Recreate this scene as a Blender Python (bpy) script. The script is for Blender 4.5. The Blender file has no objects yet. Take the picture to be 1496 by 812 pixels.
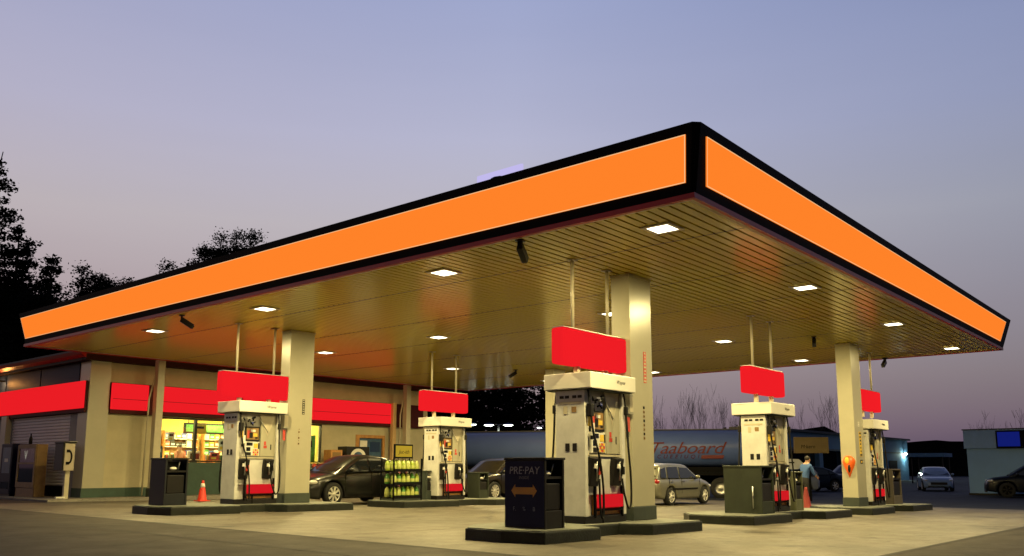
import bpy, bmesh, math, random
from mathutils import Vector, Matrix
R = math.radians
rnd = random.Random(7)
scn = bpy.context.scene
col = scn.collection

# ------------------------------------------------------------------ materials
MATS = {}
def _nodes(name):
    m = bpy.data.materials.new(name); m.use_nodes = True
    nt = m.node_tree; nt.nodes.clear()
    out = nt.nodes.new('ShaderNodeOutputMaterial')
    return m, nt, out
def mat(name, c, rough=.5, metal=0., spec=.5, var=.12, scale=3., bump=0., bscale=40., coat=0.):
    if name in MATS: return MATS[name]
    m, nt, out = _nodes(name)
    p = nt.nodes.new('ShaderNodeBsdfPrincipled')
    nt.links.new(p.outputs[0], out.inputs[0])
    p.inputs['Roughness'].default_value = rough
    p.inputs['Metallic'].default_value = metal
    p.inputs['Specular IOR Level'].default_value = spec
    p.inputs['Coat Weight'].default_value = coat
    p.inputs['Coat Roughness'].default_value = .06
    tc = nt.nodes.new('ShaderNodeTexCoord')
    if var > 0:
        n = nt.nodes.new('ShaderNodeTexNoise'); n.inputs['Scale'].default_value = scale
        n.inputs['Detail'].default_value = 6; n.inputs['Roughness'].default_value = .65
        nt.links.new(tc.outputs['Object'], n.inputs['Vector'])
        r = nt.nodes.new('ShaderNodeValToRGB')
        e = r.color_ramp.elements
        e[0].position = .3; e[1].position = .7
        e[0].color = [x*(1-var) for x in c[:3]]+[1]
        e[1].color = [min(1, x*(1+var)) for x in c[:3]]+[1]
        nt.links.new(n.outputs['Fac'], r.inputs[0]); nt.links.new(r.outputs[0], p.inputs['Base Color'])
        mr = nt.nodes.new('ShaderNodeMapRange')
        mr.inputs['To Min'].default_value = max(0, rough-.03); mr.inputs['To Max'].default_value = min(1, rough+.05)
        nt.links.new(n.outputs['Fac'], mr.inputs[0]); nt.links.new(mr.outputs[0], p.inputs['Roughness'])
    else:
        p.inputs['Base Color'].default_value = (*c[:3], 1)
    if bump > 0:
        n2 = nt.nodes.new('ShaderNodeTexNoise'); n2.inputs['Scale'].default_value = bscale
        n2.inputs['Detail'].default_value = 5
        nt.links.new(tc.outputs['Object'], n2.inputs['Vector'])
        b = nt.nodes.new('ShaderNodeBump'); b.inputs['Strength'].default_value = bump; b.inputs['Distance'].default_value = .02
        nt.links.new(n2.outputs['Fac'], b.inputs['Height']); nt.links.new(b.outputs[0], p.inputs['Normal'])
    MATS[name] = m
    return m
def emis(name, c, s, gloss=0.0):
    if name in MATS: return MATS[name]
    m, nt, out = _nodes(name)
    p = nt.nodes.new('ShaderNodeBsdfPrincipled')
    p.inputs['Base Color'].default_value = (c[0]*.03, c[1]*.03, c[2]*.03, 1)
    p.inputs['Roughness'].default_value = .6
    p.inputs['Specular IOR Level'].default_value = gloss
    p.inputs['Emission Color'].default_value = (*c[:3], 1)
    p.inputs['Emission Strength'].default_value = s
    nt.links.new(p.outputs[0], out.inputs[0])
    MATS[name] = m
    return m
def glass(name, tint=(.9, .95, .95), refl=.12):
    m, nt, out = _nodes(name)
    t = nt.nodes.new('ShaderNodeBsdfTransparent'); t.inputs[0].default_value = (*tint, 1)
    g = nt.nodes.new('ShaderNodeBsdfGlossy'); g.inputs['Roughness'].default_value = .03
    mx = nt.nodes.new('ShaderNodeMixShader')
    lw = nt.nodes.new('ShaderNodeLayerWeight'); lw.inputs[0].default_value = .25
    mr = nt.nodes.new('ShaderNodeMapRange'); mr.inputs['To Min'].default_value = refl*.35; mr.inputs['To Max'].default_value = .7
    nt.links.new(lw.outputs['Fresnel'], mr.inputs[0]); nt.links.new(mr.outputs[0], mx.inputs[0])
    nt.links.new(t.outputs[0], mx.inputs[1]); nt.links.new(g.outputs[0], mx.inputs[2])
    nt.links.new(mx.outputs[0], out.inputs[0])
    MATS[name] = m
    return m
def concrete(name, c, stain, rough=.7, oil=.5):
    m, nt, out = _nodes(name)
    L = nt.links.new
    p = nt.nodes.new('ShaderNodeBsdfPrincipled'); L(p.outputs[0], out.inputs[0])
    p.inputs['Specular IOR Level'].default_value = .35
    tc = nt.nodes.new('ShaderNodeTexCoord')
    def noise(s, d=6, r=.6, mapping=None):
        n = nt.nodes.new('ShaderNodeTexNoise'); n.inputs['Scale'].default_value = s
        n.inputs['Detail'].default_value = d; n.inputs['Roughness'].default_value = r
        if mapping:
            mp = nt.nodes.new('ShaderNodeMapping'); mp.inputs['Scale'].default_value = mapping
            L(tc.outputs['Object'], mp.inputs[0]); L(mp.outputs[0], n.inputs['Vector'])
        else: L(tc.outputs['Object'], n.inputs['Vector'])
        return n
    def ramp(n, a, b, ca, cb):
        r = nt.nodes.new('ShaderNodeValToRGB'); e = r.color_ramp.elements
        e[0].position = a; e[1].position = b; e[0].color = (*ca, 1); e[1].color = (*cb, 1)
        L(n.outputs['Fac'], r.inputs[0]); return r
    def mul(a, b, f=1.):
        x = nt.nodes.new('ShaderNodeMix'); x.data_type = 'RGBA'; x.blend_type = 'MULTIPLY'
        x.inputs[0].default_value = f
        L(a, x.inputs[6]); L(b, x.inputs[7]); return x.outputs[2]
    base = ramp(noise(.35, 8, .7), .35, .7, stain, c).outputs[0]
    fine = ramp(noise(14, 6, .75), .25, .75, (.72,)*3, (1.1,)*3).outputs[0]
    oilr = ramp(noise(.8, 4, .55), .28, .42, (1-oil,)*3, (1,)*3).outputs[0]
    drag = ramp(noise(1.1, 5, .6, (.25, 2.2, 1)), .3, .6, (.78, .77, .75), (1.05,)*3).outputs[0]
    spots = ramp(noise(4.2, 3, .5), .30, .38, (.36,)*3, (1,)*3).outputs[0]
    drips = ramp(noise(17, 2, .4), .27, .31, (.45,)*3, (1,)*3).outputs[0]
    vo = nt.nodes.new('ShaderNodeTexVoronoi'); vo.feature = 'DISTANCE_TO_EDGE'; vo.inputs['Scale'].default_value = .21
    wm = nt.nodes.new('ShaderNodeVectorMath'); wm.operation = 'MULTIPLY_ADD'; wm.inputs[1].default_value = (.5, .5, 0); L(noise(2.2, 5).outputs['Color'], wm.inputs[0]); L(tc.outputs['Object'], wm.inputs[2]); L(wm.outputs[0], vo.inputs['Vector'])
    cr = nt.nodes.new('ShaderNodeValToRGB'); cr.color_ramp.elements[0].position = .0015; cr.color_ramp.elements[1].position = .0045; cr.color_ramp.elements[0].color = (.4, .38, .36, 1); L(vo.outputs['Distance'], cr.inputs[0])
    cc = mul(mul(mul(mul(mul(mul(base, fine), oilr), drag), spots, .8), drips, .7), cr.outputs[0], .8)
    L(cc, p.inputs['Base Color'])
    mr = nt.nodes.new('ShaderNodeMapRange'); mr.inputs['To Min'].default_value = rough-.18; mr.inputs['To Max'].default_value = rough+.15
    L(noise(1.7).outputs['Fac'], mr.inputs[0]); L(mr.outputs[0], p.inputs['Roughness'])
    b = nt.nodes.new('ShaderNodeBump'); b.inputs['Strength'].default_value = .25; b.inputs['Distance'].default_value = .02
    L(noise(45, 5).outputs['Fac'], b.inputs['Height']); L(b.outputs[0], p.inputs['Normal'])
    MATS[name] = m
    return m

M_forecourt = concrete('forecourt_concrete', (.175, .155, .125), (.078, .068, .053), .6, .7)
M_apron = concrete('apron_concrete', (.06, .047, .036), (.023, .019, .015), .8, .65)  # concrete darkened in its colour for the weaker light outside the slab
M_road = concrete('road_asphalt', (.014, .02, .036), (.009, .013, .022), .85, .3)
M_walk = concrete('sidewalk_concrete', (.3, .27, .23), (.2, .19, .17), .75, .3)
M_joint = mat('joint_tar', (.018, .016, .015), .8)
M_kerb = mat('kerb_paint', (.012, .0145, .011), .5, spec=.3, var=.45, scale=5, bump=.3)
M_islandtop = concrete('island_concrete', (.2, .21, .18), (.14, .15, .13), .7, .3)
M_cream = mat('cream_paint', (.40, .375, .28), .28, var=.05, scale=2.2)
M_creamwall = mat('cream_stucco', (.47, .42, .28), .75, var=.12, scale=1.2, bump=.25, bscale=60)
M_white = mat('white_enamel', (.68, .66, .6), .3, var=.05, scale=2.3)
M_pumpw = mat('pump_white', (.6, .59, .56), .35, var=.12, scale=3.5)
M_grey = mat('grey_green_paint', (.045, .055, .047), .45, spec=.3, var=.2)
M_greent = mat('green_paint', (.025, .06, .045), .5, var=.2)
M_navy = mat('navy_panel', (.006, .009, .04), .45, spec=.15, var=.1)
M_black = mat('black_frame', (.004, .004, .0045), .6, spec=.08, var=.1)
M_rubber = mat('black_rubber', (.008, .008, .008), .6, spec=.2, var=.1)
M_dark = mat('dark_plastic', (.011, .01, .01), .4, spec=.25, var=.15)
M_red = mat('red_trim', (.5, .015, .03), .4, var=.1)
M_dred = mat('maroon_awning', (.05, .004, .006), .6, spec=.2, var=.15)
M_eave = mat('eave_maroon', (.016, .004, .005), .6, spec=.2, var=.2)
M_chrome = mat('chrome', (.75, .75, .76), .15, 1., var=.05)
M_alu = mat('aluminium', (.5, .5, .48), .35, 1., var=.1)
M_steel = mat('pole_paint', (.5, .45, .33), .35, var=.1)
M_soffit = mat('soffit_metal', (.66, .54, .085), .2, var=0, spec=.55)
M_groove = mat('soffit_groove', (.12, .09, .03), .6, spec=.2)
E_orange = emis('orange_backlit', (1., .225, .022), 1.0)
E_edge = emis('fascia_edge_light', (1., .55, .25), .95)
E_red = emis('red_backlit', (.84, .0125, .018), .98)
E_redplate = emis('red_plate_glow', (.72, .012, .018), .85)
E_lamp = emis('lamp_lens', (1., .9, .6), 7.)
E_street = emis('street_lens', (.9, 1., .85), 14.)
E_wall = emis('wall_lamp_lens', (.75, 1., .8), 110.)
E_store = emis('store_tube', (1., .8, .30), 190.)
E_blue = emis('blue_screen', (.006, .012, .16), .9)
E_yel = emis('yellow_lit', (1., .72, .25), .9)
M_glass = glass('window_glass')
M_dglass = mat('dark_glass', (.012, .014, .017), .04, spec=.9, var=0)
M_blueglass = mat('blue_panel', (.025, .045, .12), .5, spec=.06, var=0)
M_tyre = mat('tyre', (.014, .014, .014), .8, var=.1)
M_rim = mat('alloy_rim', (.8, .78, .72), .3, .35, var=.05)
M_orange = mat('orange_plastic', (.75, .12, .015), .4, var=.08)
M_conered = mat('cone_red', (.7, .035, .012), .5, var=.1)
M_wood = mat('orange_wood', (.42, .2, .05), .5, var=.25, scale=6)
M_amber = mat('amber_panel', (.26, .15, .05), .5, var=.25, scale=5)
M_bluepaper = mat('blue_print', (.03, .08, .16), .4, var=.4, scale=6)
M_yelpaper = mat('yellow_print', (.75, .5, .05), .5, var=.2, scale=8)
M_whitepaper = mat('white_print', (.75, .72, .65), .5, var=.1, scale=6)
M_redpaper = mat('red_print', (.5, .05, .03), .5, var=.2, scale=9)
M_greenpaper = mat('green_print', (.1, .3, .06), .5, var=.3, scale=8)
M_pink = mat('pink_paint', (.5, .2, .22), .5)
M_skin = mat('skin', (.45, .26, .18), .55)
M_hair = mat('hair', (.012, .009, .007), .6)

# ------------------------------------------------------------------ mesh builder
class MB:
    def __init__(self): self.v = []; self.f = []; self.m = []; self.s = []; self.mats = []; self.cur = 0
    def use(self, m):
        if m not in self.mats: self.mats.append(m)
        self.cur = self.mats.index(m); return self
    def add(self, vs, fs, smooth=False):
        o = len(self.v); self.v += [tuple(p) for p in vs]
        for f in fs: self.f.append([i+o for i in f]); self.m.append(self.cur); self.s.append(smooth)
        return self
    def box(self, c, s, rz=0, rx=0, ry=0):
        M = Matrix.Translation(c) @ Matrix.Rotation(rz, 4, 'Z') @ Matrix.Rotation(ry, 4, 'Y') @ Matrix.Rotation(rx, 4, 'X')
        h = [x/2 for x in s]
        vs = [M @ Vector((h[0]*a, h[1]*b, h[2]*d)) for a in (-1, 1) for b in (-1, 1) for d in (-1, 1)]
        return self.add(vs, [(0,1,3,2), (4,6,7,5), (0,4,5,1), (2,3,7,6), (0,2,6,4), (1,5,7,3)])
    def bx(self, x0, x1, y0, y1, z0, z1): return self.box(((x0+x1)/2, (y0+y1)/2, (z0+z1)/2), (abs(x1-x0), abs(y1-y0), abs(z1-z0)))
    def prism(self, poly, z0, z1, T=None):
        n = len(poly); T = T or (lambda p: p)
        vs = [T((x, y, z0)) for x, y in poly]+[T((x, y, z1)) for x, y in poly]
        return self.add(vs, [list(range(n))[::-1], list(range(n, 2*n))]+[(i, (i+1) % n, n+(i+1) % n, n+i) for i in range(n)])
    def tube(self, pts, r, n=8, caps=True):
        pts = [Vector(p) for p in pts]; rs = r if isinstance(r, (list, tuple)) else [r]*len(pts)
        vs = []; up = None
        for i, p in enumerate(pts):
            d = (pts[min(i+1, len(pts)-1)]-pts[max(i-1, 0)]).normalized()
            a = Vector((0, 0, 1)) if abs(d.z) < .9 else Vector((1, 0, 0))
            if up is None: up = d.cross(a).normalized()
            up = (up-d*up.dot(d)); up = up.normalized() if up.length > 1e-6 else d.cross(a).normalized()
            w = d.cross(up)
            for k in range(n):
                t = 2*math.pi*k/n
                vs.append(p+rs[i]*(math.cos(t)*up+math.sin(t)*w))
        fs = [(i*n+k, i*n+(k+1) % n, (i+1)*n+(k+1) % n, (i+1)*n+k) for i in range(len(pts)-1) for k in range(n)]
        self.add(vs, fs, True)
        if caps:
            o = len(pts)*n
            self.add([vs[k] for k in range(n)], [list(range(n))[::-1]]); self.add(vs[o-n:], [list(range(n))])
        return self
    def lathe(self, prof, c=(0, 0, 0), n=16, axis='Z'):
        vs = []
        for r, z in prof:
            for k in range(n):
                t = 2*math.pi*k/n; a, b = r*math.cos(t), r*math.sin(t)
                vs.append((c[0]+a, c[1]+b, c[2]+z) if axis == 'Z' else ((c[0]+a, c[1]+z, c[2]+b) if axis == 'Y' else (c[0]+z, c[1]+a, c[2]+b)))
        fs = [(i*n+k, i*n+(k+1) % n, (i+1)*n+(k+1) % n, (i+1)*n+k) for i in range(len(prof)-1) for k in range(n)]
        return self.add(vs, fs, True)
    def ball(self, c, r, n=10, m=7):
        rr = r if isinstance(r, (tuple, list)) else (r, r, r)
        vs = [(c[0]+rr[0]*math.sin(math.pi*i/m)*math.cos(2*math.pi*k/n), c[1]+rr[1]*math.sin(math.pi*i/m)*math.sin(2*math.pi*k/n), c[2]+rr[2]*math.cos(math.pi*i/m)) for i in range(m+1) for k in range(n)]
        fs = [(i*n+k, i*n+(k+1) % n, (i+1)*n+(k+1) % n, (i+1)*n+k) for i in range(m) for k in range(n)]
        return self.add(vs, fs, True)
    def build(self, name, m=None, parent=None, loc=(0, 0, 0), rz=0, bevel=0, seg=2):
        if m is not None and not self.mats: self.mats = [m]
        me = bpy.data.meshes.new(name)
        me.from_pydata(self.v, [], self.f)
        for mm in self.mats: me.materials.append(mm)
        for p, mi, s in zip(me.polygons, self.m, self.s): p.material_index = mi; p.use_smooth = s
        bm = bmesh.new(); bm.from_mesh(me)
        bmesh.ops.remove_doubles(bm, verts=bm.verts, dist=1e-5)
        bmesh.ops.recalc_face_normals(bm, faces=bm.faces)
        if bevel:
            es = [e for e in bm.edges if len(e.link_faces) == 2 and e.calc_face_angle(0) > R(40) and not any(f.smooth for f in e.link_faces)]
            bmesh.ops.bevel(bm, geom=es, offset=bevel, segments=seg, profile=.6, affect='EDGES', clamp_overlap=True)
        bm.to_mesh(me); bm.free()
        o = bpy.data.objects.new(name, me); col.objects.link(o)
        o.location = loc; o.rotation_euler.z = rz
        if parent: o.parent = parent
        return o
def empty(name, loc=(0, 0, 0), rz=0):
    o = bpy.data.objects.new(name, None); o.empty_display_size = .2; col.objects.link(o)
    o.location = loc; o.rotation_euler.z = rz; return o
def tag(o, label=None, cat=None, group=None, kind=None):
    if label: o['label'] = label
    if cat: o['category'] = cat
    if group: o['group'] = group
    if kind: o['kind'] = kind
    return o
def thing(name, label, cat, loc=(0, 0, 0), rz=0, group=None): return tag(empty(name, loc, rz), label, cat, group)
CHILD = {}
def copy_tree(o, parent=None):
    c = o.copy(); col.objects.link(c)
    if parent: c.parent = parent
    for ch in list(o.children): copy_tree(ch, c)
    return c
def text(body, name, size, m, parent, loc, rot, depth=.002, shear=0., align='CENTER', sx=1., sp=1.):
    cu = bpy.data.curves.new(name, 'FONT'); cu.body = body; cu.size = size; cu.extrude = depth
    cu.align_x = align; cu.align_y = 'CENTER'; cu.shear = shear; cu.space_character = sp; cu.resolution_u = 4
    cu.materials.append(m)
    tmp = bpy.data.objects.new('tmp_text', cu); col.objects.link(tmp)
    dg = bpy.context.evaluated_depsgraph_get(); me = bpy.data.meshes.new_from_object(tmp.evaluated_get(dg))
    bpy.data.objects.remove(tmp); bpy.data.curves.remove(cu)
    if not me.materials: me.materials.append(m)
    o = bpy.data.objects.new(name, me); col.objects.link(o)
    o.location = loc; o.rotation_euler = rot; o.scale = (sx, 1, 1)
    if parent: o.parent = parent
    return o
FACE_NY = (R(90), 0, 0)              # text facing -Y
FACE_NX = (R(90), 0, R(-90))         # text facing -X

# ------------------------------------------------------------------ ground
def zg(x, y):
    x = max(-5, min(36, x)); y = max(-6, min(40, y))
    return -.035-.0115*(x-14.4)+.003*(y-9)
def sheet(name, xs, ys, dz, m, kind='structure'):
    b = MB(); b.use(m)
    vs = [(x, y, zg(x, y)+dz) for y in ys for x in xs]; n = len(xs)
    b.add(vs, [(j*n+i, j*n+i+1, (j+1)*n+i+1, (j+1)*n+i) for j in range(len(ys)-1) for i in range(n-1)])
    return tag(b.build(name), kind=kind)
sheet('ground', [-300, -60, -5, 10, 36, 80, 200, 600, 1500], [-400, -60, -6, 10, 40, 80, 200, 600, 1500], 0, M_road)
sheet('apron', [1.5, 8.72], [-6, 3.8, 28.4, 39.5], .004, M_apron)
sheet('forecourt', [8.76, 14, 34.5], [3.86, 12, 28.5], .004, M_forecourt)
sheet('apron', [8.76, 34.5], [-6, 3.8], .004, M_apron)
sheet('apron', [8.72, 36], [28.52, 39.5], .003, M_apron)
# slab joints: dark filled lines
jb = MB(); jb.use(M_joint)
def joint(x0, y0, x1, y1, w=.04):
    d = Vector((x1-x0, y1-y0, 0)).normalized(); p = Vector((-d.y, d.x, 0))*w/2
    q = [(x0-p.x, y0-p.y), (x1-p.x, y1-p.y), (x1+p.x, y1+p.y), (x0+p.x, y0+p.y)]
    jb.add([(x, y, zg(x, y)+.008) for x, y in q], [(0, 1, 2, 3)])
joint(8.74, 3.8, 8.74, 31, .09); joint(7.2, 2, 7.2, 31, .08); joint(8.74, 3.83, 34.5, 3.83, .09)
tag(jb.build('slab_joint'), kind='structure')
jb = MB(); jb.use(mat('faint_joint', (.05, .042, .03), .8))
for x in (15.9, 22.9, 29.9): joint(x, 3.86, x, 28.5, .03)
for y in (11.6, 15.2, 18.4, 24.6): joint(8.76, y, 34.5, y, .03)
tag(jb.build('slab_joint'), kind='structure')
b = MB().use(M_walk)
b.prism([(11.5, 28.75), (30, 28.75), (30, 30.2), (13.1, 30.2), (13.1, 40), (11.5, 40)], -.3, .135)
tag(b.build('store_sidewalk', bevel=.02), kind='structure')

# ------------------------------------------------------------------ canopy
CX0, CX1, CY0, CY1, CZ = 10.58, 31.11, 5.57, 29.04, 4.95
canopy = thing('fuel_canopy', 'huge flat canopy with glowing orange fascia in black frames over the pumps', 'canopy', ((CX0+CX1)/2, (CY0+CY1)/2, CZ))
O = Vector(canopy.location)
def cb(): return MB()
def cbuild(b, name, bevel=0):
    b.v = [(x-O.x, y-O.y, z-O.z) for x, y, z in b.v]
    return b.build(name, None, canopy, bevel=bevel)
b = MB().use(M_soffit)          # interlocking soffit planks running along X, a small V groove between planks
pitch = .19; y = CY0+.12; n = 0
xs = [CX0+.12]+[12.55+2.95*k for k in range(7)]+[CX1-.12]
while y < CY1-.13:
    y2 = min(y+pitch, CY1-.12)
    b.use(M_soffit)
    for x0, x1 in zip(xs, xs[1:]):
        b.add([(x0+.006, y, CZ), (x1-.006, y, CZ), (x1-.006, y2-.042, CZ), (x0+.006, y2-.042, CZ)], [(0, 1, 2, 3)])
        b.add([(x0+.006, y2-.042, CZ), (x1-.006, y2-.042, CZ), (x1-.006, y2-.036, CZ+.03), (x0+.006, y2-.036, CZ+.03)], [(0, 1, 2, 3)])
        b.add([(x0+.006, y2, CZ), (x1-.006, y2, CZ), (x1-.006, y2-.008, CZ+.03), (x0+.006, y2-.008, CZ+.03)], [(3, 2, 1, 0)])
    y = y2
me_s = cbuild(b, 'soffit')
b = MB().use(M_groove).bx(CX0+.05, CX1-.05, CY0+.05, CY1-.05, CZ+.032, CZ+.06); cbuild(b, 'soffit_backing')
b = MB().use(M_groove)
for x in xs[1:-1]: b.bx(x-.012, x+.012, CY0+.12, CY1-.12, CZ-.004, CZ+.02)
cbuild(b, 'soffit_seam')
b = MB().use(mat('soffit_edge', (.6, .5, .34), .4, var=.1))
for a in ((CX0+.02, CX0+.13, CY0+.02, CY1-.02), (CX1-.13, CX1-.02, CY0+.02, CY1-.02), (CX0+.13, CX1-.13, CY0+.02, CY0+.13), (CX0+.13, CX1-.13, CY1-.13, CY1-.02)):
    b.bx(*a, CZ-.012, CZ+.02)
cbuild(b, 'soffit_edge')
b = MB().use(M_red)
for a in ((CX0-.05, CX0+.02, CY0-.05, CY1+.05), (CX1-.02, CX1+.05, CY0-.05, CY1+.05), (CX0+.02, CX1-.02, CY0-.05, CY0+.02), (CX0+.02, CX1-.02, CY1-.02, CY1+.05)):
    b.bx(*a, CZ-.035, CZ+.044)
cbuild(b, 'red_trim')
# fascia: a leaning ring, black, with the orange light panels proud of it
ZB, ZT, OUT = CZ+.046, 5.955, .2
OUTY = .2
def ring(z):
    t_ = (z-ZB)/(ZT-ZB)
    return CX0-.035-t_*OUT, CX1+.15+t_*.55, CY0-.035-t_*OUTY, CY1+.035+t_*OUT
def fasc(z0, z1, ins, off):
    """four panel quads between two heights, off proud of the leaning face, ins = (near end, far end) inset from the corners"""
    qs = []
    for side in range(4):
        pts = []
        for z, rev in ((z0, 0), (z1, 1)):
            a0, a1, b0, b1 = ring(z)
            e = {0: ((a0-off, CY0+.092-.145*(z-ZB)), (a0-off, b1-ins[1])), 1: ((CX0+.314-.329*(z-ZB), b0-off), (a1-ins[2], b0-off)), 2: ((a1+off, b0+ins[0]), (a1+off, b1-ins[1])), 3: ((a0+ins[0], b1+off), (a1-ins[1], b1+off))}[side]
            e = e if not rev else e[::-1]
            pts += [(x, y, z) for x, y in e]
        qs.append(pts)
    return qs
def octo(a0, a1, b0, b1, z, c): return [(a0, b0+c, z), (a0+c, b0, z), (a1-c, b0, z), (a1, b0+c, z), (a1, b1-c, z), (a1-c, b1, z), (a0+c, b1, z), (a0, b1-c, z)]
b = MB().use(M_black)
lo = octo(*ring(ZB), ZB, .06); hi = octo(*ring(ZT), ZT, .09)
ili = octo(CX0+.05, CX1-.05, CY0+.05, CY1-.05, ZB+.06, .03); ihi = octo(CX0+.05, CX1-.05, CY0+.05, CY1-.05, ZT, .03)
fs = []
for i in range(8):
    j = (i+1) % 8
    fs += [(i, j, 8+j, 8+i), (8+i, 8+j, 24+j, 24+i), (24+i, 24+j, 16+j, 16+i), (16+i, 16+j, j, i)]
b.add(lo+hi+ili+ihi, fs); cbuild(b, 'fascia_frame')
for q in fasc(ZB+.15, ZT-.155, (.26, .2, .75), .022):
    b = MB().use(E_orange); n = Vector(q[1])-Vector(q[0]); m = Vector(q[3])-Vector(q[0]); nn = n.cross(m).normalized()
    if nn.dot(Vector(q[0])-O) < 0: nn = -nn
    back = [tuple(Vector(p)-nn*.03) for p in q]
    b.add(q+back, [(0, 1, 2, 3), (0, 4, 5, 1), (1, 5, 6, 2), (2, 6, 7, 3), (3, 7, 4, 0)])
    b.use(E_edge)
    u = n.normalized(); w = m.normalized(); q = [Vector(p)+nn*.002 for p in q]; t = .014
    b.add([q[0], q[1], q[1]+w*t, q[0]+w*t], [(0, 1, 2, 3)]); b.add([q[3], q[2], q[2]-w*t, q[3]-w*t], [(0, 1, 2, 3)])
    b.add([q[0]+w*t, q[0]+u*t+w*t, q[3]+u*t-w*t, q[3]-w*t], [(0, 1, 2, 3)]); b.add([q[1]+w*t, q[1]-u*t+w*t, q[2]-u*t-w*t, q[2]-w*t], [(0, 1, 2, 3)])
    cbuild(b, 'fascia_panel')
b = MB().use(M_dark).bx(CX0+.06, CX1-.06, CY0+.06, CY1-.06, ZT-.35, ZT-.3); cbuild(b, 'roof_deck')

# roof top bits at the edge of the canopy
t = thing('roof_sign', 'small blank pale lilac board standing on the canopy roof edge', 'sign', (10.9, 9.48, ZT-.3))
E_lilac = emis('lilac_board', (.56, .51, .88), .95)  # board glows by itself to stay pale against the sky
MB().use(E_lilac).box((0, 0, .59), (.05, 1.06, .17)).build('board', None, t, bevel=.04)
MB().use(M_dark).box((.03, -.3, .28), (.03, .04, .56)).build('bracket', None, t); MB().use(M_dark).box((.03, .3, .28), (.03, .04, .56)).build('bracket', None, t)
t = thing('roof_vent', 'small black vent hood poking above the canopy roof edge', 'vent', (10.75, 9.3, ZT-.3))
MB().use(M_dark).box((0, 0, .16), (.18, .2, .36)).build('duct', None, t)
MB().use(M_dark).lathe([(.001, .44), (.2, .42), (.24, .34), (.2, .33)], n=12).build('hood', None, t)

# canopy lights
LX, LY = (11.7, 17.62, 23.7, 29.75), (6.72, 11.62, 17.68, 23.0)
proto = None
words_x = ('front', 'second', 'third', 'farthest'); words_y = ('right hand', 'second', 'third', 'store side')
for i, x in enumerate(LX):
    for j, y in enumerate(LY):
        if proto is None:
            proto = empty('canopy_light')
            fr = MB().use(M_white)
            for a in ((-.26, -.185, -.26, .26), (.185, .26, -.26, .26), (-.185, .185, -.26, -.185), (-.185, .185, .185, .26)): fr.bx(*a, -.022, .004)
            fr.build('frame', None, proto, bevel=.006)
            MB().use(E_lamp).bx(-.184, .184, -.184, .184, -.02, 0).build('lens', None, proto)
            ld = bpy.data.lights.new('lamp', 'AREA'); ld.shape = 'SQUARE'; ld.size = .34; ld.energy = 385; ld.color = (1., .80, .33)
            lo_ = bpy.data.objects.new('lamp', ld); col.objects.link(lo_); lo_.parent = proto; lo_.location = (0, 0, -.024)
            o = proto
        else: o = copy_tree(proto)
        o.location = (x, y, CZ-.002)
        tag(o, f'bright square lamp set in the soffit, {words_y[j]} lamp of the {words_x[i]} lamp row', 'ceiling light', 'lamps in the canopy soffit')

# security cameras under the canopy
def camera_unit(loc, rz, label):
    o = thing('security_camera', label, 'camera', loc, rz, 'cameras hung under the canopy')
    MB().use(M_dark).box((0, 0, -.09), (.05, .08, .18)).box((0, 0, -.012), (.14, .14, .024)).build('bracket', None, o)
    MB().use(M_dark).box((.13, 0, -.2), (.34, .11, .13), ry=R(32)).build('housing', None, o, bevel=.012)
    MB().use(M_dglass).box((.28, 0, -.30), (.02, .075, .085), ry=R(32)).build('lens', None, o)
camera_unit((10.82, 8.95, CZ), R(20), 'dark boxy camera hung near the orange edge right of centre')
camera_unit((10.9, 20.1, CZ), R(-30), 'dark boxy camera hung beside the leftmost canopy lamp')
camera_unit((24.6, 9.2, CZ), R(200), 'dark camera on the soffit left of the right hand column top')
camera_unit((31.0, 9.15, CZ-.02), R(180), 'dark camera hung from the far canopy edge against the sky')
camera_unit((25.6, 21.4, CZ), R(160), 'small dark camera far back under the canopy before the black trees')

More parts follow.
